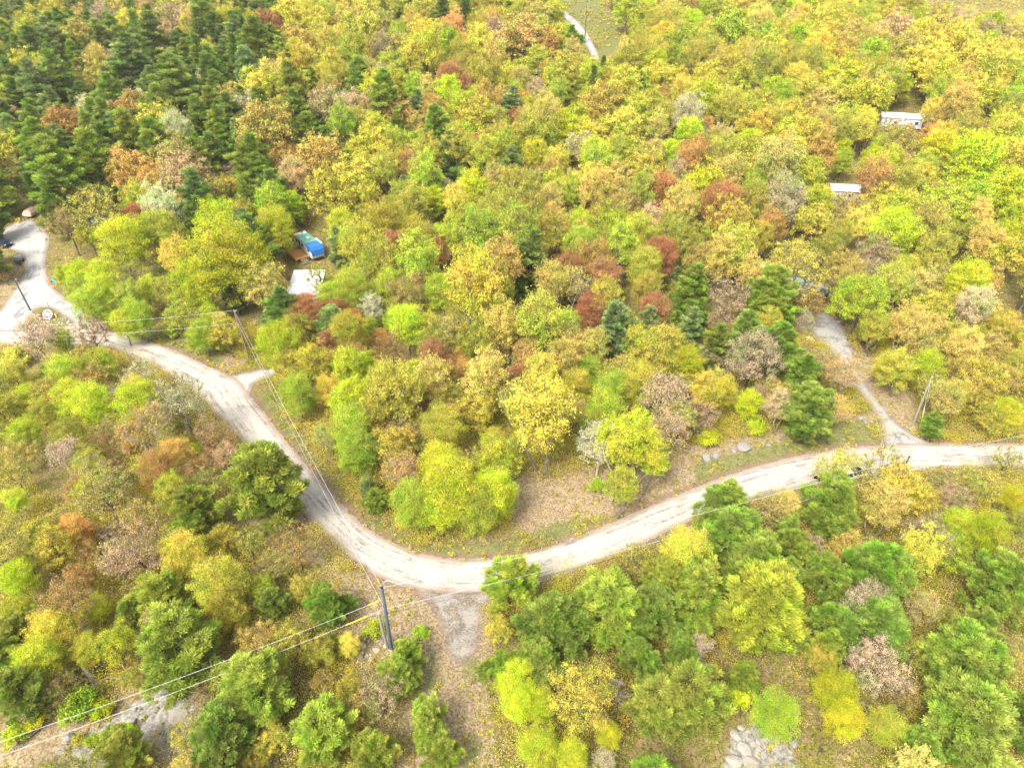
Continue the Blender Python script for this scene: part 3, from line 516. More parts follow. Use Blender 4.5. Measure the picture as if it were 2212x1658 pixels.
(2, 1): """Tp 80 60 230;Tp 400 30 130;SPk 330 150 250;SPk 250 330 160;Pp 600 80 320;SPy 800 -50 340;SPk 970 130 120;Bn 840 200 170;Tp 420 380 240;Tb 70 340 180;Tp 240 470 200;Pp 640 450 300;Ok 480 510 330;SPn 840 200 190;Pp 560 180 260;SPk 200 550 180;MY 40 600 200;Uo 200 760 200;SPk 30 820 180;Ot 640 800 180;Tp 820 660 200;Pp 880 860 330;Mq 460 880 150;Sq 500 1060 120;Sq 660 1010 90;Sq 190 1130 130;Bn 950 600 170;Bn 1080 680 220;Bt 1000 920 200;Bk 790 340 130;Oq 1200 130 330;On 1340 100 200;Mg 1130 140 200;Ok 1230 20 200;Mg 1480 0 200;Mq 1900 20 250;Ot 1750 90 200;Ot 2000 50 180;Uw 1950 180 200;Oy 1650 230 250;Ut 1480 310 200;Oy 1780 250 180;Uo 1300 350 160;Ut 1600 400 220;Ut 1820 450 200;My 1450 620 200;Mq 1620 620 180;Ot 2040 500 200;Oy 2000 680 280;Ot 1840 660 200;Ut 1720 800 200;Oy 2060 980 180;Pp 1640 1020 150;Oy 1950 850 180;MY 2130 930 180;Ot 2150 350 150;Ut 2150 700 160;My 1320 640 130;By 970 1290 200;By 1090 1260 170;SPy 1340 1260 280;Oy 1480 1380 300;Pp 1045 1490 380;Pp 330 1500 330;SPy 2130 1240 170;SPt 1680 1350 160;Ot 1900 1380 200;SPy 1990 1400 180;MY 2170 1500 150;Ok 1800 1480 180;Oy 1600 1500 180""",
(0, 2): """Pp 270 60 200;Mn 460 20 200;Oy 290 110 260;MY 70 350 200;SPk 860 130 330;Bk 720 210 250;My 1180 150 260;Oy 1450 90 180;SPy 1600 150 180;SPn 1900 110 260;SPt 1750 270 200;Oy 1930 430 150;Pl 1010 430 320;Pl 1080 660 540;My 1420 500 180;Oy 1480 600 200;Oy 1380 700 150;Pp 1760 500 200;Pp 2100 520 260;Pl 20 690 250;My 280 690 260;Mq 230 850 250;Oq 700 780 250;Mo 540 820 180;Oy 150 250 200;On 480 330 200;On 540 180 160;Sg 480 1200 230;Mq 600 560 150;Oy 830 1020 130;Oy 1180 990 200;Oy 1860 770 250;Oy 2060 830 200;Pl 2170 780 130;SPy 1750 900 230;Pl 1580 1050 450;Pl 2020 1270 380;Pl 780 1460 320;Mo 1350 350 280;SPt 1280 1130 200;SPy 1220 1380 250;Oy 1740 1400 200;SPt 2080 1050 150;Oy 1640 1540 150;Sg 590 1450 100;So 500 1440 80;Sq 820 1370 80;Sq 220 1310 130;Sq 60 1400 150;Oq 1680 420 160;Sq 630 1230 140;Oq 60 560 200""",
(1, 2): """Pl 1135 320 330;Pp 1350 560 400;Pl 1750 450 420;Pp 2150 340 340;SPy 1900 260 260;Oy 1740 400 200;Oy 1030 690 170;Sq 1100 950 150;Mq 1150 1000 230;Mq 1160 1130 200;Mq 1300 1180 180;Oy 1540 1060 440;Mq 1740 1380 150;Mq 1270 1470 230;Mq 1480 1490 200;Pp 940 960 130;SPy 960 1080 120;Bw 1740 1080 120;Bw 1700 1560 150;Pp 2080 1080 360;Pl 430 820 200;Pl 370 950 260;Pl 520 1280 300;Pl 200 1470 280;Pl 660 1500 220;SPk 250 1100 260;Oy 60 1050 160;My 50 790 130;Sg 200 710 130;Sg 510 740 110;Pp 20 530 130;Ot 110 1230 200""",
(2, 2): """Pp 300 0 380;Pp 500 200 380;Pl 120 370 430;Pl 550 420 560;Pp 700 330 300;Pp 1330 200 380;Pp 960 590 240;Pp 1280 620 380;Pp 2120 280 400;Pl 1920 820 480;Pp 1980 1200 540;Pp 1600 1430 260;Pl 80 1020 430;Ok 850 150 180;Ok 1270 480 330;Ok 1300 900 350;MY 1030 1050 250;MY 1060 1250 220;SPy 930 1450 150;Mg 600 1220 250;Sq 380 1110 180;Ok 1620 50 280;Mq 1850 0 200;MY 2000 30 250;Oq 1780 150 250;SPY 1780 620 180;SPY 1540 830 200;Bt 1600 550 200;Mo 1380 1300 200;SPt 1480 1150 200;Bw 110 780 200;Uo 920 880 150;SPy 2150 900 160;Bt 2190 800 160"""}
GRID = ["ytTTTTT TTTTTtk TTTTTyt tyyoyo yyotoyg ytoykTo yoygto yogtyn yyogty yyyogt yyyktg", "TTTTTTn TTTTTwt TTTTTt TTyytk oognoyg oorngto ooytgyy yytogn yyogno yyogg yyggyo",
        "TTtoT TTtyk TTTogt yytoog ooogto ooTtog oootgng ytotgro ooynotg yooygo yggoyo", "gytgo gytoy gyoTt gogonr ggtonro gotoonr ortogo Toktyg ytooy oygoty oytogo",
        "ogyyo yogwt gyo goyyo gonrot otnrgo yogytn Tytok Tkto yogty yyogo", "yogoy ntoon Tnoy ggyo gotyn totyo yyggo yogk yt yyto yyoo", "nyogy tnyok ynyog ytyTo yoyo yogy yTy tTt TPto yytko yyoo",
        "yygogP Pygo yyot yPoyt goy yPPo PPPo PyP PPPo PPtoy tyoP", "ooty ty PyPt PPytk Pgyo ygyo yPgyP PPg oogyt ytko PPPo"]
GRID = [r_.split() for r_ in GRID]
FILLK = {'q': 'MMUO', 'y': 'OOUM', 't': 'OUU', 'k': 'OU', 'o': 'UUMO', 'g': 'MMU', 'n': 'MUU', 'r': 'M', 'w': 'UB', 'T': 'T', 'P': 'P'}
TREES = []   # kind, colour key, world xyz base, width, height, from_list
def parse(tok):
    k, x, y, w_ = tok.split(); return k[:-1], k[-1], float(x), float(y), float(w_)
for (ci, cj), txt in LIST.items():
    for tok in txt.replace("\n", "").split(";"):
        tok = tok.strip()
        if not tok: continue
        k, c, x, y, wpx = parse(tok); u = ci*737.3+x/3; v = cj*552.8+y/3; wpx /= 3
        W = 6.0
        for _ in range(6):
            H = HW[k]*W; H = min(max(H, .9 if k == 'S' else 3.2), 19.0); p = G(u, v+ (2 if k in 'TC' else 5), H*.93); dep = proj(p)[0, 2]; W = wpx*dep/FPX
        TREES.append([k, c, p[0], p[1], W*(1.2 if k in 'TC' else 1.1), H, True])
# ---- fill the woods between the sightings
KEEP = [[(930, 1272), (1065, 1277), (1046, 1320), (1040, 1370), (1035, 1440), (1038, 1520), (1030, 1600), (1045, 1700), (1060, 1820), (940, 1820), (925, 1600), (930, 1420), (905, 1290)],ROAD_IN+ROAD_OUT[::-1], DRIVE_L, SPUR, DRIVE_R, TRACK, FAR_ROAD, CLEARING, FIELD,
        [(625, 490), (700, 485), (705, 550), (705, 645), (618, 648), (618, 560)], [(1110, 1060), (1280, 1010), (1280, 1110), (1100, 1180)], [(1280, 1010), (1500, 960), (1700, 930), (1890, 890), (1895, 960), (1500, 1060), (1250, 1150)],
        [(740, 1230), (920, 1270), (950, 1700), (860, 1700), (900, 1500), (860, 1420), (770, 1400), (740, 1300)], [(1040, 1280), (1060, 1400), (1060, 1700), (1000, 1700)], [(0, 600), (60, 590), (50, 700), (0, 700)],
        [(250, 700), (480, 745), (550, 790), (470, 810), (240, 720)], [(560, 860), (640, 930), (760, 1080), (900, 1180), (1100, 1160), (1120, 1210), (900, 1230), (740, 1130), (560, 900)],
        [(1640, 560), (1780, 600), (1780, 650), (1720, 660), (1630, 600)], [(1900, 235), (1990, 232), (1992, 262), (1900, 262)], [(1790, 398), (1860, 398), (1860, 414), (1790, 414)], [(1165, 145), (1200, 145), (1200, 162), (1165, 162)],
        [(150, 400), (185, 400), (185, 424), (150, 424)], [(210, 390), (244, 390), (244, 410), (210, 410)], [(40, 440), (90, 440), (95, 480), (40, 480)], [(1860, 720), (1990, 900), (1960, 935), (1840, 800)],
        [(0, 1600), (200, 1520), (330, 1480), (440, 1480), (440, 1560), (330, 1590), (240, 1658), (0, 1658)], [(1560, 1560), (1740, 1560), (1740, 1660), (1560, 1660)], [(1690, 1440), (1900, 1500), (1880, 1658), (1700, 1658)], [(500, 1100), (620, 1060), (740, 1250), (700, 1260)]]
S4 = 4; mw, mh = 2212//S4+60, 1658//S4+60
MX, MY = np.meshgrid((np.arange(mw)-30)*S4+2., (np.arange(mh)-30)*S4+2.); KM = np.zeros(MX.shape, bool)
for P in KEEP: KM |= inpoly(MX, MY, P)
def km(u, v):
    i = np.clip((np.asarray(v)/S4+30).astype(int), 0, mh-1); j = np.clip((np.asarray(u)/S4+30).astype(int), 0, mw-1); return KM[i, j]
bx_ = [(t[2], t[3], t[4]) for t in TREES if t[0] != 'S']; fr = np.random.default_rng(5)
bx = list(bx_); cell = {}
def put(x, y, W): cell.setdefault((int(x//8), int(y//8)), []).append((x, y, W))
for b in bx: put(*b)
def clear(x, y, W, f):
    i, j = int(x//8), int(y//8)
    for a in (-1, 0, 1):
        for b in (-1, 0, 1):
            for (X_, Y_, W_) in cell.get((i+a, j+b), ()):
                if (X_-x)**2+(Y_-y)**2 < (f*(W+W_)/2)**2: return False
    return True
nfill = 0; count = {}
for t in TREES: q_ = kindname(t[0], t[1])[0]; count[q_] = count.get(q_, 0)+1
print("sighted", count)
cand = []
for _ in range(60000):
    y = math.sqrt(fr.uniform(0, 1))*330 + 14; x = fr.uniform(-1, 1)*(.80*y+22); cand.append((x, y))
for rnd in (0, 1):
  for (x, y) in cand[rnd*30000:(rnd+1)*30000]:
    z = float(gz(x, y)); H = fr.uniform(5.5, 10.5) if y < 110 else fr.uniform(10.5, 16)
    if rnd: H *= .78
    q = proj([[x, y, z+H*.8], [x, y, z]])
    u, v, dep = q[0]; ub, vb, _ = q[1]
    if u < -60 or u > 2270 or v < -40 or v > 1760: continue
    far = y > 95; W = H*.58
    if km(ub, vb): continue
    rp = W*FPX/dep/2; an = np.linspace(0, 6.28, 9)[:-1]; hh = abs(vb-v)*.55+rp*.6
    if km(u+rp*np.cos(an), (v+(vb-v)*.35)+hh*.8*np.sin(an)).mean() > .13: continue
    if not clear(x, y, W, .70 if far else .68): continue
    gi = min(8, max(0, int(v/184.2))); gj = min(10, max(0, int(u/201.1))); ch = GRID[gi][gj][fr.integers(0, len(GRID[gi][gj]))]
    ks = FILLK[ch]; k = ks if ch in 'TP' else ks[fr.integers(0, len(ks))]
    if y < 95 and k == 'T': k = 'P'
    if y < 95 and k in 'OU' and fr.uniform() < .5: k = 'SP'
    if ch in 'ktnr' and fr.uniform() < .4: ch = 'oyqg'[fr.integers(0, 4)]; ks = FILLK.get(ch, 'M'); k = ks[fr.integers(0, len(ks))]
    if y < 80 and x < -3 and k in 'OUM' and fr.uniform() < .65: k = 'B' if fr.uniform() < .15 else 'SP'
    c = ('dppb' if far else 'plp')[fr.integers(0, 3 if not far else 4)] if ch in 'TP' else ch
    if c == 'g' and fr.uniform() < .45: c = 'q'
    if count.get(kindname(k, c)[0], 0) >= 300:
        k = {'O': 'U', 'U': 'O', 'M': 'U'}.get(k, k)
        if count.get(kindname(k, c)[0], 0) >= 300: continue
    W = H/{'T': 1.65, 'P': 1.45, 'U': 2.0, 'M': 1.7, 'B': 1.6}.get(k, 1.5)
    TREES.append([k, c, x, y, W, H, False]); put(x, y, W); nfill += 1; q_ = kindname(k, c)[0]; count[q_] = count.get(q_, 0)+1
# open sight lines that the photograph shows: nothing dense stands in front of these roofs and vehicles
VIS = [(1935, 243), (1955, 246), (1980, 250), (1815, 405), (1835, 406), (1852, 407), (1810, 1024), (1835, 1020), (170, 411), (228, 400), (182, 470), (195, 474), (171, 506), (14, 520), (22, 522), (40, 562), (38, 570), (1736, 722), (1857, 741), (1850, 738),
       (640, 600), (655, 595), (640, 625), (665, 620), (650, 505), (668, 520), (685, 530), (645, 540), (1735, 608), (1750, 613), (1745, 700), (1780, 740), (1800, 790), (1770, 705), (72, 460), (1760, 690), (1790, 715), (1820, 760), (1263, 60), (1265, 30), (525, 730), (515, 690), (1990, 870), (838, 1350), (1870, 905), (200, 1460)]
VW = [(u, v, float(G(u, v)[1])) for u, v in VIS]
def blocks(t):
    k, c, x, y, W, H, lst = t
    if k in ('B', 'SP', 'S'): return False
    z = float(gz(x, y)); q = proj([[x, y, z+H], [x, y, z+H*(.25 if lst else .1)]]); rp = W*FPX/q[0, 2]/2*1.05; cu, cv = (q[0, 0]+q[1, 0])/2, (q[0, 1]+q[1, 1])/2; ry = abs(q[1, 1]-q[0, 1])/2+rp*.35
    return any(((u-cu)/rp)**2+((v-cv)/ry)**2 < (.62 if lst else .9) and y < wy+1 for u, v, wy in VW)
n0 = len(TREES); TREES = [t for t in TREES if not blocks(t)]; print("cleared", n0-len(TREES))
print("trees", len(TREES), "filled", nfill, count)
# ---------------------------------------------------------------- plant the trees
BARKC = {'O': (96, 80, 66), 'SP': (104, 90, 78), 'M': (100, 88, 76), 'U': (128, 116, 98), 'B': (150, 138, 124), 'P': (84, 68, 54), 'T': (78, 64, 52), 'C': (70, 58, 48), 'S': (96, 80, 60)}
LEAFK = {'T': .68, 'C': .62, 'P': .74}
tr = np.random.default_rng(9)
LAND = [  # name used in labels, picture position of its foot
 ("the white metal shed", 660, 645), ("the motorhome under blue tarp", 668, 535), ("the tent trailer", 70, 470), ("the wagon wheels", 110, 690), ("the silver trailer of the left drive", 42, 575),
 ("the dark pole at the road bend", 845, 1402), ("the leaning pole by the turnout", 540, 778), ("the pole of the right-hand drive", 1973, 915), ("the green-roofed house", 1710, 640), ("the burnt brush pile", 1857, 745),
 ("the white pickup", 1815, 1040), ("the gravel turnout", 540, 815), ("the far utility pole", 1263, 93), ("the distant white house roof", 1955, 262), ("the low white roof in the woods", 1830, 412),
 ("the blue roof in the woods", 1180, 160), ("the far open field", 2120, 25), ("the big red maple dome", 1560, 475), ("the grassy track", 985, 1500), ("the black drain pipe", 1405, 1435),
 ("the broken trunk", 205, 1478), ("the bare ledge", 390, 1560), ("the pale lichen ledge", 1620, 1620), ("the roadside boulders", 1570, 985), ("the twin-trunked tree", 1146, 1048),
 ("the lone tall spruce", 445, 125), ("the round crown below the far road", 1120, 105), ("the small pond gap", 475, 200), ("the red-topped tree on the ridge", 1790, 300), ("the conical red tree", 1270, 700),
 ("the big road-edge pine", 555, 1190), ("the white-flowering tree", 380, 960), ("the tall blue-green pine", 1110, 440), ("the lime crown by the road bend", 1000, 1140), ("the bright lime tree near the ridge", 1900, 120)]
LW = [(n_, G(u, v)) for n_, u, v in LAND]
groups = {}
objs = []
for k, c, x, y, W, H, lst in sorted(TREES, key=lambda t: (t[3], t[2])):
    dep = math.hypot(x, y); pk = k
    if k in 'OM' and dep > 150: pk = k+'F'
    pr_ = PROTO[pk]; tm, cm_, R0, H0 = pr_[tr.integers(0, len(pr_))]
    rgb, cname = COLR[c]; kk = LEAFK.get(k, .72)
    a = np.array(lin(rgb)); a = a*.95+np.array([.60, .50, .16])*.05*(0 if k in 'PTC' else 1)+a*.05*(1 if k in 'PTC' else 0); a = a*kk*(.86 if c == 'Y' else 1)*(1+tr.normal()*.09)*np.array([1+tr.normal()*.06, 1+tr.normal()*.04, 1+tr.normal()*.09]); a = np.clip(a, .006, .8)
    z = float(gz(x, y))-.05; nm, ct = kindname(k, c)
    root = empty(nm, (x, y, z), tr.uniform(0, 6.28)); root.rotation_euler[0] = tr.normal()*.05; root.rotation_euler[1] = tr.normal()*.05; root.scale = (W/(2*R0)*tr.uniform(.94, 1.06), W/(2*R0)*tr.uniform(.94, 1.06), H/H0)
    bk = np.array(lin(BARKC[k]))*(1.5 if c == 'w' else 1)*tr.uniform(.75, 1.25)
    link("trunk", tm, root, tuple(bk)+(1,)); link("crown", cm_, root, tuple(a)+(1,))
    objs.append((root, k, c, x, y, W, H, ct, cname))
ORD = ["", "second ", "third ", "fourth ", "fifth ", "sixth ", "seventh ", "eighth ", "ninth ", "tenth ", "eleventh ", "twelfth "]+[f"{i}th " for i in range(13, 90)]
SHAPE = {'O': "round-crowned", 'SP': "thin-leaved", 'M': "dense", 'U': "feathery", 'B': "bare", 'P': "bushy", 'T': "tall", 'C': "slim pointed", 'S': "low"}
for root, k, c, x, y, W, H, ct, cname in objs:
    ds = [math.hypot(x-p[0], y-p[1]) for _, p in LW]; j = int(np.argmin(ds)); dx, dy = x-LW[j][1][0], y-LW[j][1][1]
    side = ("beyond" if dy > 0 else "in front of") if abs(dy) > abs(dx) else ("right of" if dx > 0 else "left of")
    groups.setdefault((k, c, j, side), []).append((ds[j], root, cname, ct))
ctn = {}
for (k, c, j, side), L in groups.items():
    L.sort(key=lambda q: q[0])
    for i, (d_, root, cname, ct) in enumerate(L):
        who = f"{SHAPE[k]} {cname} {ct}"
        if k in 'BSPTC' and ct.split()[0] in who.split()[:1]: pass
        who = who.replace("tall "+cname+" tall pine", "tall "+cname+" pine").replace("bare "+cname+" leafless tree", "bare "+cname+" leafless tree")
        pos = "nearest" if i == 0 else ORD[i]+"nearest"
        root["label"] = f"{who}, {pos} {side} {LW[j][0]}"; root["category"] = ct; root["group"] = {"oak": "spring oaks of the woods", "hickory": "tan hickories of the woods", "red maple": "red and orange maples", "birch": "pale birches of the woods", "maple": "maples of the woods", "aspen": "aspens of the woods", "leafless tree": "leafless trees", "pine": "white pines", "tall pine": "tall pines", "spruce": "spruces", "bush": "bushes by road and woods"}[ct]
        ctn[ct] = ctn.get(ct, 0)+1
print(ctn)
# ---------------------------------------------------------------- undergrowth of saplings and low leaves between the trunks
ur = np.random.default_rng(12); Vs, Fs, Ts, CR = [], [], [], []
pts = []
for i_ in range(76000):
    y = math.sqrt(ur.uniform(0.0, 1))*(330 if i_ < 58000 else 100)+10; x = ur.uniform(-1, 1)*(.82*y+22); pts.append((x, y))
pts = np.array(pts); q = proj(np.stack([pts[:, 0], pts[:, 1], gz(pts[:, 0], pts[:, 1])+.4], 1)); opn = inpoly(q[:, 0], q[:, 1], CLEARING) | inpoly(q[:, 0], q[:, 1], FIELD); frd = inpoly(q[:, 0], q[:, 1], FAR_ROAD); hard = np.zeros(len(pts), bool)
for P in (ROAD_IN+ROAD_OUT[::-1], DRIVE_L, SPUR, DRIVE_R, FAR_ROAD, TRACK): hard |= inpoly(q[:, 0], q[:, 1], P)
verge = km(q[:, 0], q[:, 1]) & ~hard & ~opn & (ur.uniform(0, 1, len(pts)) < .5); keep = (~km(q[:, 0], q[:, 1]) | (opn & ~frd) | verge) & (q[:, 0] > -80) & (q[:, 0] < 2290) & (q[:, 1] < 1800)
pn = np.sin(pts[:, 0]*.19+2*np.sin(pts[:, 1]*.07))+np.cos(pts[:, 1]*.23+1.7*np.sin(pts[:, 0]*.11)); keep &= (pn > -1.35) & (ur.uniform(0, 1, len(pts)) < np.clip(1.25-pts[:, 1]/330, .45, 1))
opn = opn[keep]; verge = verge[keep]; pts = pts[keep]; n = len(pts); sap = ur.uniform(0, 1, n) < np.where(opn | verge, .0, np.where(pts[:, 1] < 110, .38, .08)); nl = np.where(pts[:, 1] < 110, 50, 24)*np.where(sap, 3, 1); idx = np.repeat(np.arange(n), nl); far_ = np.clip(pts[:, 1]/110, .8, 2.2)
sz = ur.uniform(.3, 1.1, n)*np.where(sap, 1.9, 1)*np.where(opn, .6, 1)*np.where(verge, .32, 1); base = np.stack([pts[:, 0], pts[:, 1], gz(pts[:, 0], pts[:, 1])], 1)
c_ = base[idx]+ur.normal(size=(len(idx), 3))*np.array([.5, .5, .3])*sz[idx, None]+np.array([0, 0, 1])*(sz[idx, None]*.75)
c_[:, 2] = np.maximum(c_[:, 2], base[idx][:, 2]+.06)
Vl, Fl = quads(c_, .17*far_[idx], .12*far_[idx], .9, r=ur)
hue = ur.uniform(0, 1, n)[idx]; tint = np.clip(ur.uniform(.1, .9, n)[idx]+ur.normal(size=len(idx))*.15, 0, 1)
m, nt_, out = newmat("undergrowth_leaves"); s = N(nt_); K = .62
c1 = s.ramp(s.attr("hue"), [(0, L4((184, 182, 56), K)), (.3, L4((220, 206, 70), K)), (.5, L4((226, 198, 88), K)), (.65, L4((158, 164, 60), K)), (.82, L4((214, 184, 128), K)), (1, L4((196, 206, 56), K))])
k_ = s.math('MULTIPLY_ADD', s.attr("tint"), .6, .7); cm2 = s.n("ShaderNodeCombineColor"); [s.l(k_, cm2.inputs[i]) for i in range(3)]
c2 = s.mix(1.0, c1, cm2.outputs[0], 'MULTIPLY'); d = s.n("ShaderNodeBsdfDiffuse"); s.l(c2, d.inputs[0]); t_ = s.n("ShaderNodeBsdfTranslucent"); s.l(c2, t_.inputs[0])
mx = s.n("ShaderNodeMixShader"); mx.inputs[0].default_value = .4; s.l(d.outputs[0], mx.inputs[1]); s.l(t_.outputs[0], mx.inputs[2]); s.l(mx.outputs[0], out.inputs[0])
tag(link("undergrowth", mesh_np("undergrowth", Vl, Fl, [m], fattr={"tint": tint, "hue": hue})), "low yellow-green saplings and brush covering the forest floor", "undergrowth", kind="stuff")
print("undergrowth quads", len(Fl))
# ---------------------------------------------------------------- poles and lines
def gp(u, v, h=0): return Vector(tuple(float(q) for q in G(u, v, h)))
def onground(x, y): return Vector((x, y, float(gz(x, y))))
M_POLE_G = simple("weathered_grey_pole", (120, 132, 146), .8, k=.35); M_POLE_B = simple("brown_pole_wood", (170, 130, 104), .9, k=.4); M_POLE_L = simple("pale_pole_wood", (176, 168, 150), .9, k=.45)
M_POLE_T = simple("tarred_pole", (92, 116, 112), .8, k=.4); M_WIRE = simple("bare_aluminium", (235, 235, 230), .4, .3, k=.6); M_BLACK = simple("black_rubber", (40, 40, 42), .8, k=.6); M_STEEL = simple("galvanised_steel", (190, 194, 198), .4, .6, k=.6)
M_YEL = simple("yellow_guard", (250, 205, 40), .5, k=.6); M_DARKW = simple("dark_cable", (70, 66, 62), .6, k=.5)
def pole(uv, h, mat, label, r=.17, lean=(0, 0), arms=0, extra=None, base=None):
    b = base if base is not None else gp(*uv); t = empty("utility_pole", b, 0, label, "utility pole", "poles of the overhead line")
    top = Vector((lean[0], lean[1], h))
    MB().tube([(0, 0, -.5), tuple(top*.5), tuple(top)], [r*1.1, r*.9, r*.68], 12).build("shaft", mat, t, smooth=False)
    MB().tube([tuple(top+Vector((0, 0, -.02))), tuple(top+Vector((0, 0, .06)))], r*.78, 12).build("cap", M_BLACK if mat in (M_POLE_G, M_POLE_T) else M_STEEL, t)
    m_ = MB()
    for f_, a in ((.985, .3), (.66, 2.4)):
        p = top*f_; m_.tube([tuple(p), (p.x+.32*math.cos(a), p.y+.32*math.sin(a), p.z+.08)], [.05, .07], 8)
        m_.tube([(p.x+.32*math.cos(a), p.y+.32*math.sin(a), p.z-.02), (p.x+.32*math.cos(a), p.y+.32*math.sin(a), p.z+.22)], [.09, .05], 8)
    m_.build("insulator", M_STEEL, t)
    return t, b, b+top
_, b1, t1 = pole((845, 1402), 10.4, M_POLE_G, "thick grey-blue pole standing beside the road bend at the leafy track", .2, (.12, 0))
c_ = MB().tube([(.2, .05, 0), (.24, .02, 3.0)], .05, 8).build("conduit", M_STEEL, _)
_, b2, t2 = pole((540, 778), 9.8, M_POLE_B, "reddish-brown wooden pole leaning left by the gravel turnout", .16, (-.5, 0))
_, b3, t3 = pole((1973, 915), 8.6, M_POLE_L, "weathered pale pole leaning left beside the mouth of the right gravel drive", .15, (-.25, 0))
g3 = b3 + Vector((.4, -1.2, 0)); MB().tube([(t3-b3)[:], tuple(g3-b3)], .03, 6).build("guy_wire", M_WIRE, _)
MB().tube([tuple((t3-b3)*.42+(g3-b3)*.58), tuple(g3-b3)], .07, 8).build("guy_guard", M_YEL if False else M_WIRE, _)
_, b4, t4 = pole((66, 670), 6.6, M_POLE_T, "dark greenish pole planted in the stone bed of the left gravel yard", .16, (-.4, 0))
p5 = gp(1964, 986, 9.0); b5 = onground(p5.x, p5.y); _, b5, t5 = pole(None, 9.0, M_POLE_T, "pole rising from the trees below the right end of the road", .15, (0, 0), base=b5)
_, b6, t6 = pole((1263, 93), 11.6, M_POLE_T, "distant dark pole in the clearing beside the far gravel road", .2)
st = empty("pole_stub", gp(838, 1398), 0, "shorter pale stub of an old pole tied beside the grey-blue pole", "pole stub")
MB().tube([(0, 0, -.4), (-.25, 0, 3), (-.35, 0, 5.9)], [.17, .15, .13], 12).build("shaft", M_POLE_L, st)
MB().tube([(-.35, 0, 5.9), (-.35, 0, 5.98)], .15, 12).build("cap", M_STEEL, st)
def wire(a, b, sag, label, r=.012, mat=None, guard=None):
    a, b = Vector(a), Vector(b); n = 28; pts = [a.lerp(b, i/n)-Vector((0, 0, sag*4*(i/n)*(1-i/n))) for i in range(n+1)]
    o = MB().tube(pts, r, 5).build("power_line", mat or M_WIRE); tag(o, label, "power line", "overhead wires")
    if guard: MB().tube([a.lerp(b, guard[0])-Vector((0, 0, sag*4*guard[0]*(1-guard[0]))), a.lerp(b, guard[1])-Vector((0, 0, sag*4*guard[1]*(1-guard[1])))], .06, 8).build("guard_sleeve", M_YEL, o)
    return o
def low(b, t, h): return b.lerp(t, h/(t.z-b.z))
wire(t1, t2, .8, "upper wire from the grey-blue pole to the pole at the turnout")
wire(low(b1, t1, 7.0), low(b2, t2, 7.4), .9, "lower wire from the grey-blue pole to the pole at the turnout")
wire(low(b1, t1, 7.2)+Vector((.1, 0, 0)), low(b2, t2, 6.6), 1.1, "thin dark cable hanging lowest between road bend and turnout", .018, M_DARKW)
wire(t2, gp(-90, 704, 8.5), .8, "upper wire running left over the road from the turnout pole")
wire(low(b2, t2, 7.4), gp(-90, 728, 6.5), .8, "lower wire running left over the road from the turnout pole")
wire(low(b1, t1, 8.6), gp(-90, 1632, 9), .5, "upper wire slanting down left over the oaks from the grey-blue pole", guard=(.015, .045))
wire(low(b1, t1, 7.0), gp(-90, 1664, 7), .5, "lower wire slanting down left over the bare ledge", guard=(.05, .11))
wire(t1, t5, .9, "upper wire along the road toward the right-hand hidden pole")
wire(low(b1, t1, 7.0), low(b5, t5, 6.6), .9, "lower wire along the road toward the right-hand hidden pole")
wire(low(b1, t1, 6.2), low(b5, t5, 5.6), 1.0, "thin dark cable along the road below the two bright wires", .018, M_DARKW)
wire(t5, gp(2330, 914, 9), .2, "upper wire leaving at the right over the road")
wire(low(b5, t5, 6.6), gp(2330, 940, 6.8), .2, "lower wire leaving at the right over the road")
jp = [t1+Vector((.02, .6, -.05)), t1+Vector((.5, .5, .5)), t1+Vector((1.1, .35, .45)), t1+Vector((1.9, .45, -.12))]
tag(MB().tube(jp, .025, 5).build("jumper_cable", M_WIRE), "short looping jumper cable at the grey-blue pole top", "jumper cable")

# ---------------------------------------------------------------- rocks, logs
M_ROCK = simple("grey_rock", (168, 164, 156), .95, var=.4, scale=2.5, k=.40); M_ROCKP = simple("pale_lichen_rock", (214, 206, 190), .95, var=.6, scale=5, k=.30); M_STONE = simple("tan_stone", (226, 204, 168), .9, var=.25, k=.42)
import bmesh
def rock_mesh(seed, sub=3):
    bm = bmesh.new(); bmesh.ops.create_icosphere(bm, subdivisions=sub, radius=1); r = np.random.default_rng(seed); ax = unit(r.normal(size=(9, 3))); cut = r.uniform(.55, .95, 9); ph = r.uniform(0, 6, 6)
    for v in bm.verts:
        p = np.array(v.co[:])
        for a, c in zip(ax, cut):
            d = p@a
            if d > c: p = p-a*(d-c)*.92
        p = p*(1+.05*math.sin(5*p[0]+ph[0])*math.sin(6*p[1]+ph[1])+.03*math.sin(13*p[2]+ph[2]+7*p[0])); v.co = Vector(p)
    me = bpy.data.meshes.new("rock"); bm.to_mesh(me); bm.free(); return me
RM = [rock_mesh(i) for i in range(6)]; rr = random.Random(4)
def rock(pos, s, mat, label, group, nm="rock", cat_="rock", flat=.6):
    src = rr.choice(RM); me = ROCKS.get((src.name, mat.name)) or src.copy(); ROCKS[(src.name, mat.name)] = me
    if not me.materials: me.materials.append(mat)
    o = link(nm, me); o.location = (pos[0], pos[1], pos[2]+s*flat*.25); o.scale = (s*rr.uniform(.8, 1.25), s*rr.uniform(.7, 1.1), s*flat*rr.uniform(.8, 1.2)); o.rotation_euler = (rr.uniform(-.15, .15), rr.uniform(-.15, .15), rr.uniform(0, 6.28))
    return tag(o, label, cat_, group)
ROCKS = {}
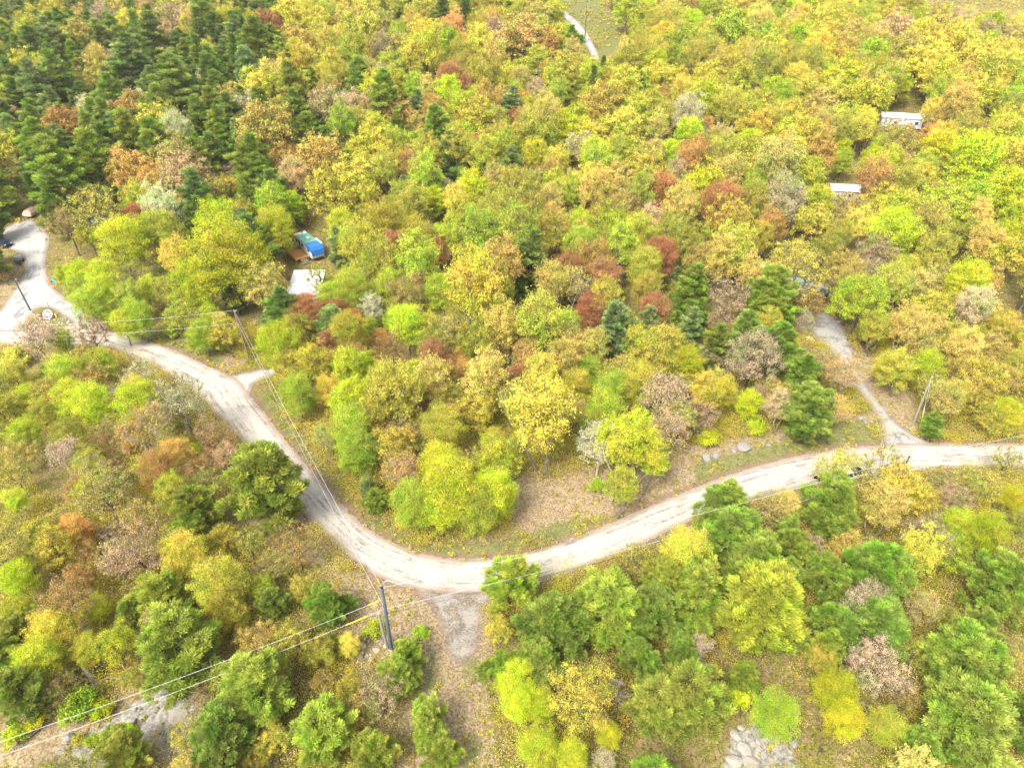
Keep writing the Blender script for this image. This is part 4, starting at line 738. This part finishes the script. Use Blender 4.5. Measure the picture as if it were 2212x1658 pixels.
for u, v, s_, lb in [(1527, 990, 1.15, "low grey boulder, leftmost of those on the road bank"), (1545, 984, .8, "small grey boulder second from left on the road bank"), (1607, 968, 1.5, "largest grey boulder on the road bank, with flat face"), (1584, 975, .8, "mossy boulder just left of the largest bank boulder"),
                     (1661, 962, .6, "small pale boulder at the right end of the road bank"), (463, 752, .8, "dark boulder in the verge left of the turnout pole"), (503, 752, 1.2, "large dark boulder under the bush by the turnout pole"), (1803, 688, .6, "pale boulder at the upper edge of the right gravel yard"), (1815, 695, .45, "smaller pale boulder beside the one at the right gravel yard edge"),
                     (1858, 903, .7, "grey boulder under the pine beside the right drive"), (1868, 912, .5, "lower grey boulder next to the right drive pine"),
                     (137, 1622, 1.1, "grey ledge boulder low on the leafy slope below the wires"), (148, 1592, .9, "grey boulder just under the lower wire on the slope"), (250, 1598, 1.0, "dark angular boulder left of the bare ledge"), (262, 1604, .7, "second dark angular boulder left of the bare ledge"),
                     (335, 1532, .45, "small grey rock above the bare ledge"), (291, 1532, .45, "dark small rock left above the bare ledge"), (290, 1560, .6, "half-buried rock between ledge and bushes"), (220, 1617, .7, "brown-grey rock by the foot of the slope"), (1650, 1630, .6, "pale rock right of the lichen ledge"), (1714, 1606, .7, "grey block at the right of the lichen ledge"), (1660, 1568, .5, "grey rock above the lichen ledge"), (1548, 1550, .8, "grey rock showing through the pine by the lichen ledge")]:
    rock(gp(u, v), s_*.72, M_ROCK, lb, "boulders and rocks", "boulder", "boulder")
for i, (u, v, s_) in enumerate([(385, 1545, 1.5), (405, 1560, 1.3), (372, 1585, 1.2), (395, 1600, 1.6), (350, 1600, .8), (415, 1535, .9), (420, 1585, 1.0), (360, 1560, .9)]):
    rock(gp(u, v), s_*.7, M_ROCKP, "flat pale slab of the bare leaf-strewn ledge", "slabs of the bare ledge", "rock_slab", "rock slab", .22)
for i, (u, v, s_) in enumerate([(1590, 1590, 1.2), (1610, 1615, 1.4), (1585, 1640, 1.5), (1620, 1650, 1.3), (1600, 1570, .8), (1640, 1600, .7)]):
    rock(gp(u, v), s_*.55, M_ROCKP, "whitish lichen-covered slab beside the bottom pine", "slabs of the lichen ledge", "rock_slab", "rock slab", .3)
for i in range(26):
    rock(gp(rr.uniform(780, 850), rr.uniform(1375, 1428)), rr.uniform(.18, .42), M_STONE if i % 3 else M_ROCK, "small stone heaped round the foot of the grey-blue pole", "stones at the pole foot", "stone", "stone")
k_i = 0
while k_i < 40:
    u, v = rr.uniform(62, 156), rr.uniform(668, 706)
    if inpoly(np.array([u]), np.array([v]), ISLAND)[0] and v > 676:
        rock(gp(u, v), rr.uniform(.14, .3), M_STONE, "pale stone of the ring bed with the wagon wheels", "stones of the wheel bed", "stone", "stone"); k_i += 1
M_LOG = simple("grey_dead_wood", (178, 164, 146), .95, var=.35, scale=4, k=.42)
def log(pts, r, label, nm="fallen_log", rs=None): return tag(MB().tube(pts, rs or [r, r*.85, r*.6][:len(pts)], 9).build(nm, M_LOG), label, "log", "dead wood lying about")
log([gp(40, 1596, .15), gp(64, 1578, .2), gp(88, 1562, .2)], .2, "long grey log lying under the wires at the lower left"); log([gp(44, 1603, .15), gp(66, 1586, .2), gp(84, 1574, .2)], .13, "thinner grey log beside the long one under the wires")
log([gp(100, 1474, .2), gp(143, 1503, .2)], .2, "dark log half hidden below the broken trunk", rs=[.16, .2]); log([gp(1625, 1572, .1), gp(1640, 1600, .15), gp(1650, 1618, .1)], .07, "bare stick on the lichen ledge")
log([gp(1625, 1575, .1), gp(1640, 1585, .3), gp(1668, 1598, .15)], .06, "second bare stick above the lichen ledge")
log([gp(1862, 1515, .5), gp(1872, 1535, .4), gp(1886, 1556, .1)], .07, "thin bleached branch caught right of the golden sapling")
bt = empty("broken_tree", gp(207, 1482), 0, "snapped grey trunk with two long bare limbs below the wires", "broken tree", "dead wood lying about"); o_ = gp(207, 1482)
MB().tube([(0, 0, -.3), (-.2, .3, .9), tuple(gp(190, 1452, 1.6)-o_), tuple(gp(176, 1436, 2.0)-o_)], [.34, .3, .22, .08], 10).build("trunk", M_LOG, bt)
MB().tube([(-.1, .1, .5), tuple(gp(170, 1462, .9)-o_), tuple(gp(128, 1440, 1.2)-o_), tuple(gp(126, 1428, 1.4)-o_)], [.14, .11, .07, .04], 8).build("limb", M_LOG, bt)
MB().tube([(-.1, .1, .5), tuple(gp(235, 1462, .8)-o_), tuple(gp(264, 1466, .9)-o_)], [.14, .1, .05], 8).build("limb", M_LOG, bt)
MB().tube([(-.2, .3, .9), tuple(gp(201, 1438, 2)-o_)], [.07, .03], 6).build("limb", M_LOG, bt)
def dead_tree(uv, h, label, lean, seed, sc=1.0):
    b = gp(*uv); t = empty("dead_tree", b, 0, label, "dead tree", "dead wood lying about"); r = random.Random(seed); top = Vector((lean[0], lean[1], h)); m_ = MB()
    MB().tube([(0, 0, -.2), tuple(top*.5), tuple(top)], [.12*sc, .08*sc, .03*sc], 8).build("trunk", M_LOG, t)
    for i in range(26):
        f_ = r.uniform(.25, .98); p = top*f_; a = r.uniform(0, 6.28); L = (1-f_*.7)*h*.32*r.uniform(.6, 1.2); q = p+Vector((math.cos(a)*L, math.sin(a)*L, L*.35)); m_.tube([tuple(p), tuple(q)], [.035*sc, .014*sc], 5)
        for j in range(3): s2 = p.lerp(q, r.uniform(.4, .9)); a2 = a+r.uniform(-1, 1); m_.tube([tuple(s2), (s2.x+math.cos(a2)*L*.4, s2.y+math.sin(a2)*L*.4, s2.z+L*.25)], [.018*sc, .01*sc], 4)
    m_.build("limb", M_LOG, t); return t
dead_tree((1328, 1535), 5.5, "bare grey dead spruce between the pines right of the track", (0, 0), 3); dead_tree((1505, 1458), 5.5, "bleached dead tree in the shade of the great pine", (-.2, 0), 5)
dead_tree((291, 800), 5.0, "thin bare snag on the outer verge left of the bend", (-.3, 0), 8, .8)

# ---------------------------------------------------------------- buildings
M_WALL = simple("cream_siding", (226, 218, 200), .8, k=.42); M_WHITE = simple("white_paint", (244, 246, 250), .45, k=.55, var=.05); M_GLASS = simple("dark_glass", (46, 58, 70), .12, k=.7); M_RED = simple("brown_wall", (120, 96, 78), .85, k=.4)
def corrug(name, c, k, per=2.2, rough=.4):
    m, nt_, out = newmat(name); s = N(nt_); tc = s.n("ShaderNodeTexCoord").outputs["Object"]; wv = s.n("ShaderNodeTexWave"); wv.bands_direction = 'X'; wv.inputs["Scale"].default_value = per; wv.inputs["Distortion"].default_value = .05
    s.l(tc, wv.inputs["Vector"]); f = s.noise(1.2, 4, .6, tc); col = s.mix(f, L4(c, k*.88), L4(c, k*1.08)); col = s.mix(s.step(wv.outputs[0], .85, 1), col, L4(c, k*.72)); s.l(s.princ(col, rough, .1, wv.outputs[0], .5, .03), out.inputs[0]); return m
M_ROOFW = corrug("white_metal_roof", (250, 251, 255), .58); M_ROOFG = corrug("pale_green_metal_roof", (186, 206, 192), .5, 1.8); M_ROOFB = corrug("blue_grey_roof", (150, 176, 214), .5); M_SHING = simple("grey_shingle", (168, 160, 150), .9, k=.42, var=.3, scale=8)
def house(name, label, cat_, pos, rz, L, W, hw, rise, roofm, wallm, over=.35, hip=0, mono=False, nwin=2):
    t = empty(name, pos, rz, label, cat_, "buildings among the trees"); MB().box((0, 0, hw/2), (L, W, hw)).build("wall", wallm, t, .01)
    l, w_ = L/2+over, W/2+over; th = .1; m_ = MB()
    if mono:
        z0, z1 = hw+.03+rise, hw+.03; vs = [(-l, -w_, z1), (l, -w_, z1), (l, w_, z0), (-l, w_, z0)]; vs += [(x, y, z+th) for x, y, z in vs]
        m_.add(vs, [(3, 2, 1, 0), (4, 5, 6, 7), (0, 1, 5, 4), (1, 2, 6, 5), (2, 3, 7, 6), (3, 0, 4, 7)]); MB().add([(-L/2+.02, -W/2+.02, hw-.01), (L/2-.02, -W/2+.02, hw-.01), (L/2-.02, W/2-.02, hw-.01), (-L/2+.02, W/2-.02, hw-.01), (-L/2+.02, W/2-.02, hw+rise*.9), (L/2-.02, W/2-.02, hw+rise*.9)], [(0, 4, 3), (1, 2, 5), (3, 4, 5, 2), (0, 1, 5, 4)]).build("gable", wallm, t)
    else:
        z0 = hw-.05; z1 = hw+rise; hl = l-hip
        base = [(-l, -w_, z0), (l, -w_, z0), (l, w_, z0), (-l, w_, z0)]; rid = [(-hl, 0, z1), (hl, 0, z1)]
        vs = base+rid+[(x, y, z+th) for x, y, z in base+rid]
        m_.add(vs, [(0, 4, 5, 1)[::-1], (2, 5, 4, 3)[::-1], (6, 7, 11, 10), (8, 9, 10, 11), (7, 8, 11), (9, 6, 10), (1, 5, 2)[::-1], (3, 4, 0)[::-1], (0, 1, 7, 6), (1, 2, 8, 7), (2, 3, 9, 8), (3, 0, 6, 9)])
        if not hip: MB().add([(x, y, z) for x in (-L/2+.01, L/2-.01) for y, z in ((-W/2+.02, hw-.04), (W/2-.02, hw-.04), (0, hw+rise*.93))], [(0, 1, 2), (3, 5, 4), (0, 2, 5, 3), (1, 4, 5, 2)]).build("gable", wallm, t)
    m_.build("roof", roofm, t)
    for s_ in (-1, 1):
        for i in range(nwin):
            x = -L/2+L*(i+.7)/(nwin+.4); f_ = MB().box((x, s_*(W/2+.02), hw*.55), (.95, .05, .95)).build("window", M_WHITE, t); MB().box((x, s_*(W/2+.05), hw*.55), (.8, .03, .8)).build("pane", M_GLASS, f_)
    d_ = MB().box((L*.36, -W/2-.03, 1.0), (.9, .06, 2.0)).build("door", M_RED if wallm is not M_RED else M_WHITE, t); return t
def mid(*p): s_ = Vector((0, 0, 0)); [s_.__iadd__(Vector(tuple(q))) for q in p]; return s_/len(p)
sh = onground(-40.0, 122.9); house("metal_shed", "shed with a bright white ribbed metal roof among the maples", "shed", sh, math.radians(2)+math.pi/2*0, 6.0, 8.3, 2.5, .9, M_ROOFW, M_RED, .15, mono=True, nwin=1)
a_ = gp(1671, 566, 3.2); b_ = gp(1778, 618, 3.2); rz_ = math.atan2(b_.y-a_.y, b_.x-a_.x); cc = gp(1706, 604, 3.6); house("green_roofed_house", "house with a pale green metal gable roof half hidden behind the golden oak", "house", onground(cc.x, cc.y), rz_, 12.5, 8.5, 2.7, 2.0, M_ROOFG, M_RED, .5)
cc = gp(1958, 246, 3.2); house("mobile_home", "long white-roofed home glimpsed through the far right woods", "mobile home", onground(cc.x, cc.y), math.radians(-14), 13, 5, 2.6, .7, M_ROOFW, M_WHITE, .25)
cc = gp(1833, 404, 2.6); house("cabin", "low white-roofed cabin between the red and yellow crowns", "cabin", onground(cc.x, cc.y), math.radians(-8), 8, 4.5, 2.4, .6, M_ROOFW, M_WALL, .25, nwin=1)
cc = gp(1180, 153, 2.8); house("small_cabin", "tiny cabin with a blue roof below the far gravel road", "cabin", onground(cc.x, cc.y), math.radians(-10), 6, 4.5, 2.3, .8, M_ROOFB, M_WALL, .25, nwin=1)
cc = gp(186, 466, 3.0); house("camp_cabin", "camp cabin with a blue-grey roof behind the orange oak of the left camp", "cabin", onground(cc.x, cc.y), math.radians(-35), 8.5, 5, 2.4, 1.0, M_ROOFB, M_WALL, .3)
pos = gp(171, 512, 0); t = empty("picnic_shelter", pos, math.radians(10), "small open shelter with grey shingled lid by the left camp", "shelter")
MB().box((0, 0, 2.15), (1.9, 1.6, .12), 0, .15).build("roof", M_SHING, t)
for sx in (-.75, .75):
    for sy in (-.6, .6): MB().box((sx, sy, 1.02), (.1, .1, 2.05)).build("post", M_POLE_L, t)
# ---------------------------------------------------------------- motorhome with its tarps, deck
a_ = Vector(tuple(G(632.7, 502, 3.1))); f_ = Vector(tuple(G(672, 540, 3.1))); c1 = Vector(tuple(G(652.7, 493.6, 3.1))); dirn = math.atan2(f_.y-a_.y, f_.x-a_.x); Lr, Wr = 9.4, 2.7
ctr = (a_+f_)/2+Vector((math.cos(dirn+math.pi/2), math.sin(dirn+math.pi/2), 0))*Wr/2; rv = empty("motorhome", onground(ctr.x, ctr.y), dirn, "white motorhome with green roof cover and blue tarp over its front", "motorhome")
M_TARPG = simple("green_tarp", (134, 200, 172), .6, k=.5, var=.25, scale=1.2); M_TARPB = simple("blue_tarp", (52, 128, 208), .5, k=.5, var=.25, scale=1.5); M_TRIM = simple("tan_stripe", (176, 150, 120), .6, k=.45); M_DECK = simple("orange_deck_boards", (226, 158, 82), .8, k=.48, var=.2)
pf = [(-4.7, .55), (4.5, .55), (4.7, 1.2), (4.55, 2.3), (4.2, 3.0), (-4.7, 3.0)]
m_ = MB(); n = len(pf); m_.add([(x, -Wr/2, z) for x, z in pf]+[(x, Wr/2, z) for x, z in pf], [tuple(range(n)), tuple(range(n, 2*n))[::-1]]+[(i, n+i, n+(i+1) % n, (i+1) % n) for i in range(n)]); m_.build("body", M_WHITE, rv, .06)
MB().box((-.9, 0, 3.03), (5.0, Wr+.06, .05)).build("green_cover", M_TARPG, rv, .01)
m_ = MB(); pt = [(1.6, 3.06), (4.22, 3.06), (4.62, 2.35), (4.76, 1.25)]; pb = [(x-.05, z-.05) for x, z in pt]; w_ = Wr/2+.05
vs = [(x, s_*w_, z) for s_ in (-1, 1) for x, z in pt]; m_.add(vs, [(i, i+1, 5+i, 4+i) for i in range(3)]); m_.add([(1.6, -w_, 3.06), (4.22, -w_, 3.06), (4.62, -w_, 2.35), (4.5, -w_-.02, 1.9), (2.0, -w_-.02, 2.45)], [(0, 1, 2, 3, 4)]); m_.add([(1.6, w_, 3.06), (4.22, w_, 3.06), (4.62, w_, 2.35), (4.5, w_+.02, 1.9), (2.0, w_+.02, 2.45)], [(0, 4, 3, 2, 1)])
m_.build("blue_cover", M_TARPB, rv)
MB().box((1.3, Wr/2+.3, 1.9), (3.0, .6, 1.9)).build("slide_out", M_WHITE, rv, .03)
for s_ in (-1,):
    for x in (-3.2, -.2, 2.9): fr_ = MB().box((x, s_*(Wr/2+.02), 2.0), (1.0, .05, .7)).build("window", M_TRIM, rv); MB().box((x, s_*(Wr/2+.05), 2.0), (.85, .03, .55)).build("pane", M_GLASS, fr_)
dd_ = MB().box((-1.7, -Wr/2-.03, 1.65), (.8, .06, 1.9)).build("door", M_GLASS, rv); MB().box((-1.42, -Wr/2-.08, 1.6), (.05, .05, .2)).build("handle", M_STEEL, dd_)
MB().box((0, -Wr/2-.03, 1.05), (8.6, .04, .14)).build("stripe", M_TRIM, rv); MB().box((-4.2, .4, 3.12), (.5, .5, .16)).build("roof_vent", M_TRIM, rv, .02); MB().box((-.6, .2, 3.16), (.9, .7, .22)).build("roof_vent", M_WHITE, rv, .04)
for x in (-2.6, 3.2):
    for s_ in (-1, 1):
        w0 = MB().tube([(x, s_*(Wr/2-.3), .45), (x, s_*(Wr/2-.02), .45)], .45, 20).build("wheel", M_BLACK, rv); MB().tube([(x, s_*(Wr/2-.03), .45), (x, s_*(Wr/2+.01), .45)], .24, 14).build("rim", M_STEEL, w0)
off = Vector((math.cos(dirn-math.pi/2), math.sin(dirn-math.pi/2), 0)); ax_ = Vector((math.cos(dirn), math.sin(dirn), 0)); dp = ctr+off*(Wr/2+1.55)+ax_*.5
dk = empty("wooden_deck", onground(dp.x, dp.y), dirn, "orange wooden deck with railing along the side of the motorhome", "deck"); m_ = MB()
for i in range(20): m_.box((0, -1.4+i*.148, .85), (4.6, .135, .05))
m_.build("boards", M_DECK, dk)
for x in (-2.2, 0, 2.2):
    for y in (-1.35, 1.3): MB().box((x, y, .41), (.12, .12, .82)).build("post", M_DECK, dk)
rl = MB().box((0, -1.4, 1.72), (4.6, .1, .07)); rl.box((-2.25, 0, 1.72), (.1, 2.7, .07))
for i in range(19): rl.box((-2.25+i*.25, -1.4, 1.28), (.05, .05, .82))
for i in range(11): rl.box((-2.25, -1.25+i*.25, 1.28), (.05, .05, .82))
rl.build("railing", M_DECK, dk); m_ = MB()
for i in range(4): m_.box((2.55+i*.3, .2, .72-i*.19), (.26, 1.5, .05))
m_.build("steps", M_POLE_L, dk)
# ---------------------------------------------------------------- vehicles
def wheel(t, x, y, r=.34, w_=.24):
    s_ = 1 if y > 0 else -1; q = MB().tube([(x, y-w_/2*s_, r), (x, y+w_/2*s_, r)], r, 22).build("wheel", M_BLACK, t, .02); MB().tube([(x, y+w_/2*s_-.02*s_, r), (x, y+w_/2*s_+.015*s_, r)], r*.6, 16).build("rim", M_STEEL, q)
def extr(pf, w0, w1=None, zc=None):
    """side profile extruded across the car, narrowing above zc"""
    m_ = MB(); n = len(pf); f = lambda z: w0 if (zc is None or z <= zc) else w1; m_.add([(x, -f(z), z) for x, z in pf]+[(x, f(z), z) for x, z in pf], [tuple(range(n)), tuple(range(n, 2*n))[::-1]]+[(i, n+i, n+(i+1) % n, (i+1) % n) for i in range(n)]); return m_
M_HEAD = simple("lamp_lens", (235, 240, 245), .1, k=.7); M_TAIL = simple("red_lens", (190, 30, 24), .2, k=.6)
def car(name, pos, rz, paint, label, cat_, pickup=False, suv=False):
    t = empty(name, pos, rz, label, cat_); L = 5.5 if pickup else 4.6; h = L/2; zb = 1.05 if pickup else .92
    lo = [(-h, .45), (h-.1, .4), (h, .62), (h-.08, zb-.1), (h-1.25, zb), (-h+.05, zb), (-h, .8)]
    extr(lo, .93).build("body", paint, t, .07)
    if pickup: cb = [(-.55, zb), (1.35, zb), (.6, 1.78), (-.42, 1.8)]
    elif suv: cb = [(-h+.1, zb), (1.2, zb), (.45, 1.62), (-h+.5, 1.64)]
    else: cb = [(-1.75, zb), (1.15, zb), (.35, 1.42), (-1.15, 1.44)]
    extr([(x, z-.02 if z == zb else z) for x, z in cb], .88, .70, zb+.01).build("cabin", paint, t, .06)
    (x0, z0), (x1, z1), (x2, z2), (x3, z3) = cb
    e = .035; g1 = MB().add([(x1-.12+e, -.76, z1+.06), (x1-.12+e, .76, z1+.06), (x2+.04+e, .62, z2-.06), (x2+.04+e, -.62, z2-.06)], [(0, 1, 2, 3)]).build("windscreen", M_GLASS, t); g1.location = (.03, 0, .03)
    MB().add([(x0+.06-e*2, -.74, z0+.08), (x0+.06-e*2, .74, z0+.08), (x3+.02-e*2, .6, z3-.08), (x3+.02-e*2, -.6, z3-.08)], [(3, 2, 1, 0)]).build("rear_window", M_GLASS, t)
    for s_ in (-1, 1):
        MB().add([(x0+.25, s_*.895, z0+.06), (x1-.35, s_*.895, z1+.06), (x2+.0, s_*.755, z2-.1), (x3+.15, s_*.755, z3-.1)], [(0, 1, 2, 3)[::s_]]).build("side_window", M_GLASS, t)
        MB().box((h-.03, s_*.66, .78 if not pickup else .85), (.1, .34, .16)).build("headlight", M_HEAD, t, .02); MB().box((-h+.0, s_*.8, .8), (.06, .14, .26)).build("tail_light", M_TAIL, t)
        MB().box((.95, s_*1.0, zb+.08), (.16, .2, .14)).build("mirror", paint, t, .02)
        for x in (h-.9, -h+1.05): wheel(t, x, s_*.84, .38 if pickup else .33)
    MB().box((h+.02, 0, .66), (.06, .9, .22)).build("grille", M_BLACK, t)
    if pickup: MB().box((-1.68, 0, zb+.012), (1.9, 1.5, .02)).build("bed", M_BLACK, t); MB().box((-h+.03, 0, .85), (.06, 1.6, .5)).build("tailgate", paint, t)
    return t
M_PW = simple("white_car_paint", (246, 248, 252), .25, k=.6, var=.03); M_PD = simple("dark_blue_car_paint", (58, 66, 92), .25, .4, k=.7, var=.05); M_PS = simple("silver_car_paint", (190, 202, 216), .25, .4, k=.6, var=.05); M_PR = simple("dark_red_plastic", (120, 36, 34), .4, k=.6)
p0 = gp(1824, 1034); p1 = gp(1790, 1038); d_ = gp(1700, 1066)-gp(1900, 1020); car("pickup_truck", p0, math.atan2(d_.y, d_.x), M_PW, "white pickup truck parked on the road edge behind the thin golden trees", "pickup truck", pickup=True)
car("parked_car", gp(6, 530), math.radians(-25), M_PD, "dark blue hatchback parked at the left edge of the gravel yard", "car", suv=True)
car("parked_car", gp(170, 418), math.radians(40), M_PS, "silver-blue car mostly hidden behind the pine of the left camp", "car"); car("parked_car", gp(228, 406), math.radians(-20), M_PS, "silver car roof showing above the golden oak of the left camp", "car", suv=True)
q = empty("quad_bike", gp(1772, 1036), math.radians(200), "small dark red quad bike on the road verge beside the pickup", "quad bike"); MB().box((0, 0, .55), (1.2, .42, .25)).build("body", M_PR, q, .06); MB().box((-.2, 0, .74), (.6, .3, .12)).build("seat", M_BLACK, q, .04); MB().tube([(.35, 0, .65), (.3, 0, 1.0)], .03, 6).tube([(.3, -.35, 1.02), (.3, .35, 1.02)], .025, 6).build("handlebar", M_BLACK, q)
for x in (-.5, .5):
    for y in (-.42, .42): wheel(q, x, y, .27, .2)
# tent trailer, utility trailer, umbrella
M_TAN = simple("tan_canvas", (226, 184, 154), .9, k=.5); M_GRN = simple("pale_green_panel", (196, 208, 184), .7, k=.5); M_ORG = simple("orange_paint", (232, 120, 60), .5, k=.55); M_TEAL = simple("teal_plastic", (70, 190, 180), .5, k=.55)
t = empty("tent_trailer", gp(70, 466), math.radians(-95), "tent trailer with tan canvas top parked at the end of the left gravel yard", "trailer", "trailers"); MB().box((0, 0, .75), (3.2, 2.1, .6)).build("body", M_GRN, t, .05)
m_ = MB(); m_.add([(-1.6, -1.1, 1.06), (1.6, -1.1, 1.06), (1.6, 1.1, 1.06), (-1.6, 1.1, 1.06), (-1.2, -.6, 1.75), (1.2, -.6, 1.75), (1.2, .6, 1.75), (-1.2, .6, 1.75)], [(3, 2, 1, 0), (4, 5, 6, 7), (0, 1, 5, 4), (1, 2, 6, 5), (2, 3, 7, 6), (3, 0, 4, 7)]); m_.build("canvas_top", M_TAN, t, .05)
MB().tube([(1.6, -.6, .5), (2.9, 0, .5)], .05, 6).tube([(1.6, .6, .5), (2.9, 0, .5)], .05, 6).tube([(2.8, 0, 0), (2.8, 0, .7)], .04, 6).build("drawbar", M_ORG, t)
for y in (-1, 1): wheel(t, 0, y*1.0, .32, .2)
t = empty("utility_trailer", gp(42, 568), math.radians(-70), "small silver box trailer with a rack beside the left gravel drive", "trailer", "trailers"); MB().box((-.8, 0, .9), (1.5, 1.3, .9)).build("box", M_STEEL, t, .05); MB().tube([(0, -.5, .5), (1.8, 0, .5)], .04, 6).tube([(0, .5, .5), (1.8, 0, .5)], .04, 6).tube([(0, -.5, .5), (0, .5, .5)], .04, 6).box((.7, 0, .58), (1.3, .8, .05)).build("drawbar", M_BLACK, t)
for y in (-1, 1): wheel(t, -.6, y*.8, .33, .2)
wheel(t, .9, .5, .3, .12)
t = empty("patio_umbrella", gp(70, 445), 0, "teal patio umbrella standing behind the tent trailer", "umbrella"); MB().tube([(0, 0, 0), (0, 0, 2.4)], .04, 8).build("pole", M_WHITE, t)
m_ = MB(); m_.add([(0, 0, 2.6)]+[(1.1*math.cos(i*math.pi/4), 1.1*math.sin(i*math.pi/4), 2.15) for i in range(8)], [(0, 1+i, 1+(i+1) % 8) for i in range(8)]); m_.build("canopy", M_TEAL, t)
t = empty("toy_slide", gp(115, 610), math.radians(-20), "orange and teal plastic toy slide at the edge of the left gravel drive", "toy slide"); MB().box((-.5, 0, .5), (.5, .6, 1.0), taper=.8).build("ladder", M_ORG, t, .03); MB().box((.4, 0, .45), (1.4, .5, .08), 0, 0, .6).build("chute", M_TEAL, t, .02)
def wagon(uv, R, mat, label, tilt, rz):
    t = empty("wagon_wheel", gp(uv[0], uv[1], .05), rz, label, "wagon wheel", "wagon wheels on the stone bed"); Rm = Matrix.Rotation(tilt, 3, 'X'); cz = Vector((0, 0, R*math.sin(tilt)))
    pts = [tuple(Rm @ Vector((R*math.cos(a), R*math.sin(a), 0))+cz) for a in np.linspace(0, 2*math.pi, 33)]; MB().tube(pts, .055, 8).build("rim", mat, t)
    m_ = MB(); [m_.tube([tuple(cz), tuple(Rm @ Vector((R*math.cos(i*math.pi/7), R*math.sin(i*math.pi/7), 0))+cz)], .03, 6) for i in range(14)]; m_.build("spokes", mat, t)
    nrm = Rm @ Vector((0, 0, .14)); MB().tube([tuple(cz-nrm), tuple(cz+nrm)], .12, 12).build("hub", mat, t)
wagon((106, 686), .85, M_WHITE, "large white wagon wheel leaning on the stone bed", 1.0, 0); wagon((139, 693), .48, M_POLE_L, "small weathered wagon wheel right of the large white one", 1.1, .2)
M_MULCH = simple("red_brown_mulch", (110, 62, 52), .95, k=.5, var=.4, scale=9)
sheet("mulch_bed", wp([(80, 688), (84, 678), (94, 672), (108, 671), (118, 677), (124, 685), (110, 690), (95, 694), (84, 694)]), M_MULCH, .09, .3, margin=.1)["kind"] = "structure"
tag(MB().box(tuple(gp(120, 681, .15)), (1.9, .14, .12), math.radians(-52)).build("yellow_board", M_YEL), "yellow painted board lying at the edge of the stone bed", "board")
tag(MB().tube([gp(107, 667, 0), gp(101, 652, 1.7)], .05, 6).build("marker_stake", M_STEEL), "thin grey marker stake beyond the stone bed", "stake")
# right yard: kayaks, burnt pile, planks, culvert
M_CHAR = simple("charred_wood", (58, 52, 50), .9, k=.6, var=.4); M_PLANK = simple("pink_plank", (222, 186, 160), .8, k=.45)
def kayak(pos, rz, mat, label):
    t = empty("kayak", pos, rz, label, "kayak", "kayaks by the right yard"); m_ = MB(); n = 9; secs = []
    for i in range(n):
        u_ = i/(n-1)*2-1; w_ = .38*(1-abs(u_)**2.4)+.03; h = .2+.1*u_*u_; secs.append([(u_*1.7, -w_, .22+h*.4), (u_*1.7, -w_*.6, .02+.1*u_*u_), (u_*1.7, w_*.6, .02+.1*u_*u_), (u_*1.7, w_, .22+h*.4), (u_*1.7, 0, .34+h*.4)])
    vs = sum(secs, []); m_.add(vs, [(i*5+k, i*5+(k+1) % 5, (i+1)*5+(k+1) % 5, (i+1)*5+k) for i in range(n-1) for k in range(5)]+[(4, 3, 2, 1, 0), tuple((n-1)*5+k for k in range(5))]); m_.build("hull", mat, t, .02); MB().box((-.1, 0, .44), (.8, .36, .04)).build("cockpit", M_BLACK, t, .02); return t
kayak(gp(1735, 722), math.radians(-62), M_TARPB, "bright blue kayak lying by the pine in the right yard"); kayak(gp(1741, 729), math.radians(-55), M_PW, "white kayak lying against the blue one")
t = empty("burnt_pile", gp(1857, 743), 0, "heap of charred logs on the leafy bank of the right drive", "burn pile")
for i in range(16): a = rr.uniform(0, 3.14); x, y = rr.uniform(-.9, .9), rr.uniform(-.7, .7); L = rr.uniform(.6, 1.2); z = rr.uniform(.08, .6)*(1-(x*x+y*y)*.4); MB().tube([(x-L*math.cos(a), y-L*math.sin(a), z), (x+L*math.cos(a), y+L*math.sin(a), z+rr.uniform(-.1, .25))], rr.uniform(.06, .13), 7).build("charred_log", M_CHAR, t)
for i, (u, v, a, L, lb) in enumerate([(1845, 742, -58, 3.0, "long pale plank nearest the drive beside the burnt heap"), (1849, 744, -55, 2.6, "middle pale plank beside the burnt heap"), (1856, 753, -30, 1.8, "short plank below the burnt heap"), (1846, 730, -8, 1.8, "short plank above the burnt heap")]):
    p = gp(u, v, .07+.04*i); tag(MB().box(tuple(p), (L, .2, .05), math.radians(a)).build("plank", M_PLANK), lb, "plank", "planks by the burnt heap")
a_, b_ = gp(1382, 1437, .3), gp(1424, 1424, .35); m_ = MB(); nseg = 26
tag(m_.tube([a_.lerp(b_, i/nseg) for i in range(nseg+1)], [.24+.02*(i % 2) for i in range(nseg+1)], 14).build("drain_pipe", M_BLACK), "black corrugated drain pipe in the leaves between the pines", "drain pipe")

# ---------------------------------------------------------------- thin air over the far woods
m = bpy.data.materials.new("air"); m.use_nodes = True; n_ = m.node_tree; n_.nodes.clear(); o_ = n_.nodes.new("ShaderNodeOutputMaterial"); v_ = n_.nodes.new("ShaderNodeVolumePrincipled")
v_.inputs["Color"].default_value = (.97, .96, .90, 1); v_.inputs["Density"].default_value = .0001; v_.inputs["Anisotropy"].default_value = .3; n_.links.new(v_.outputs[0], o_.inputs["Volume"])
hz = MB().box((0, 350, 35), (1180, 960, 190)).build("haze", m); tag(hz, kind="stuff"); C.cycles.volume_bounces = 1
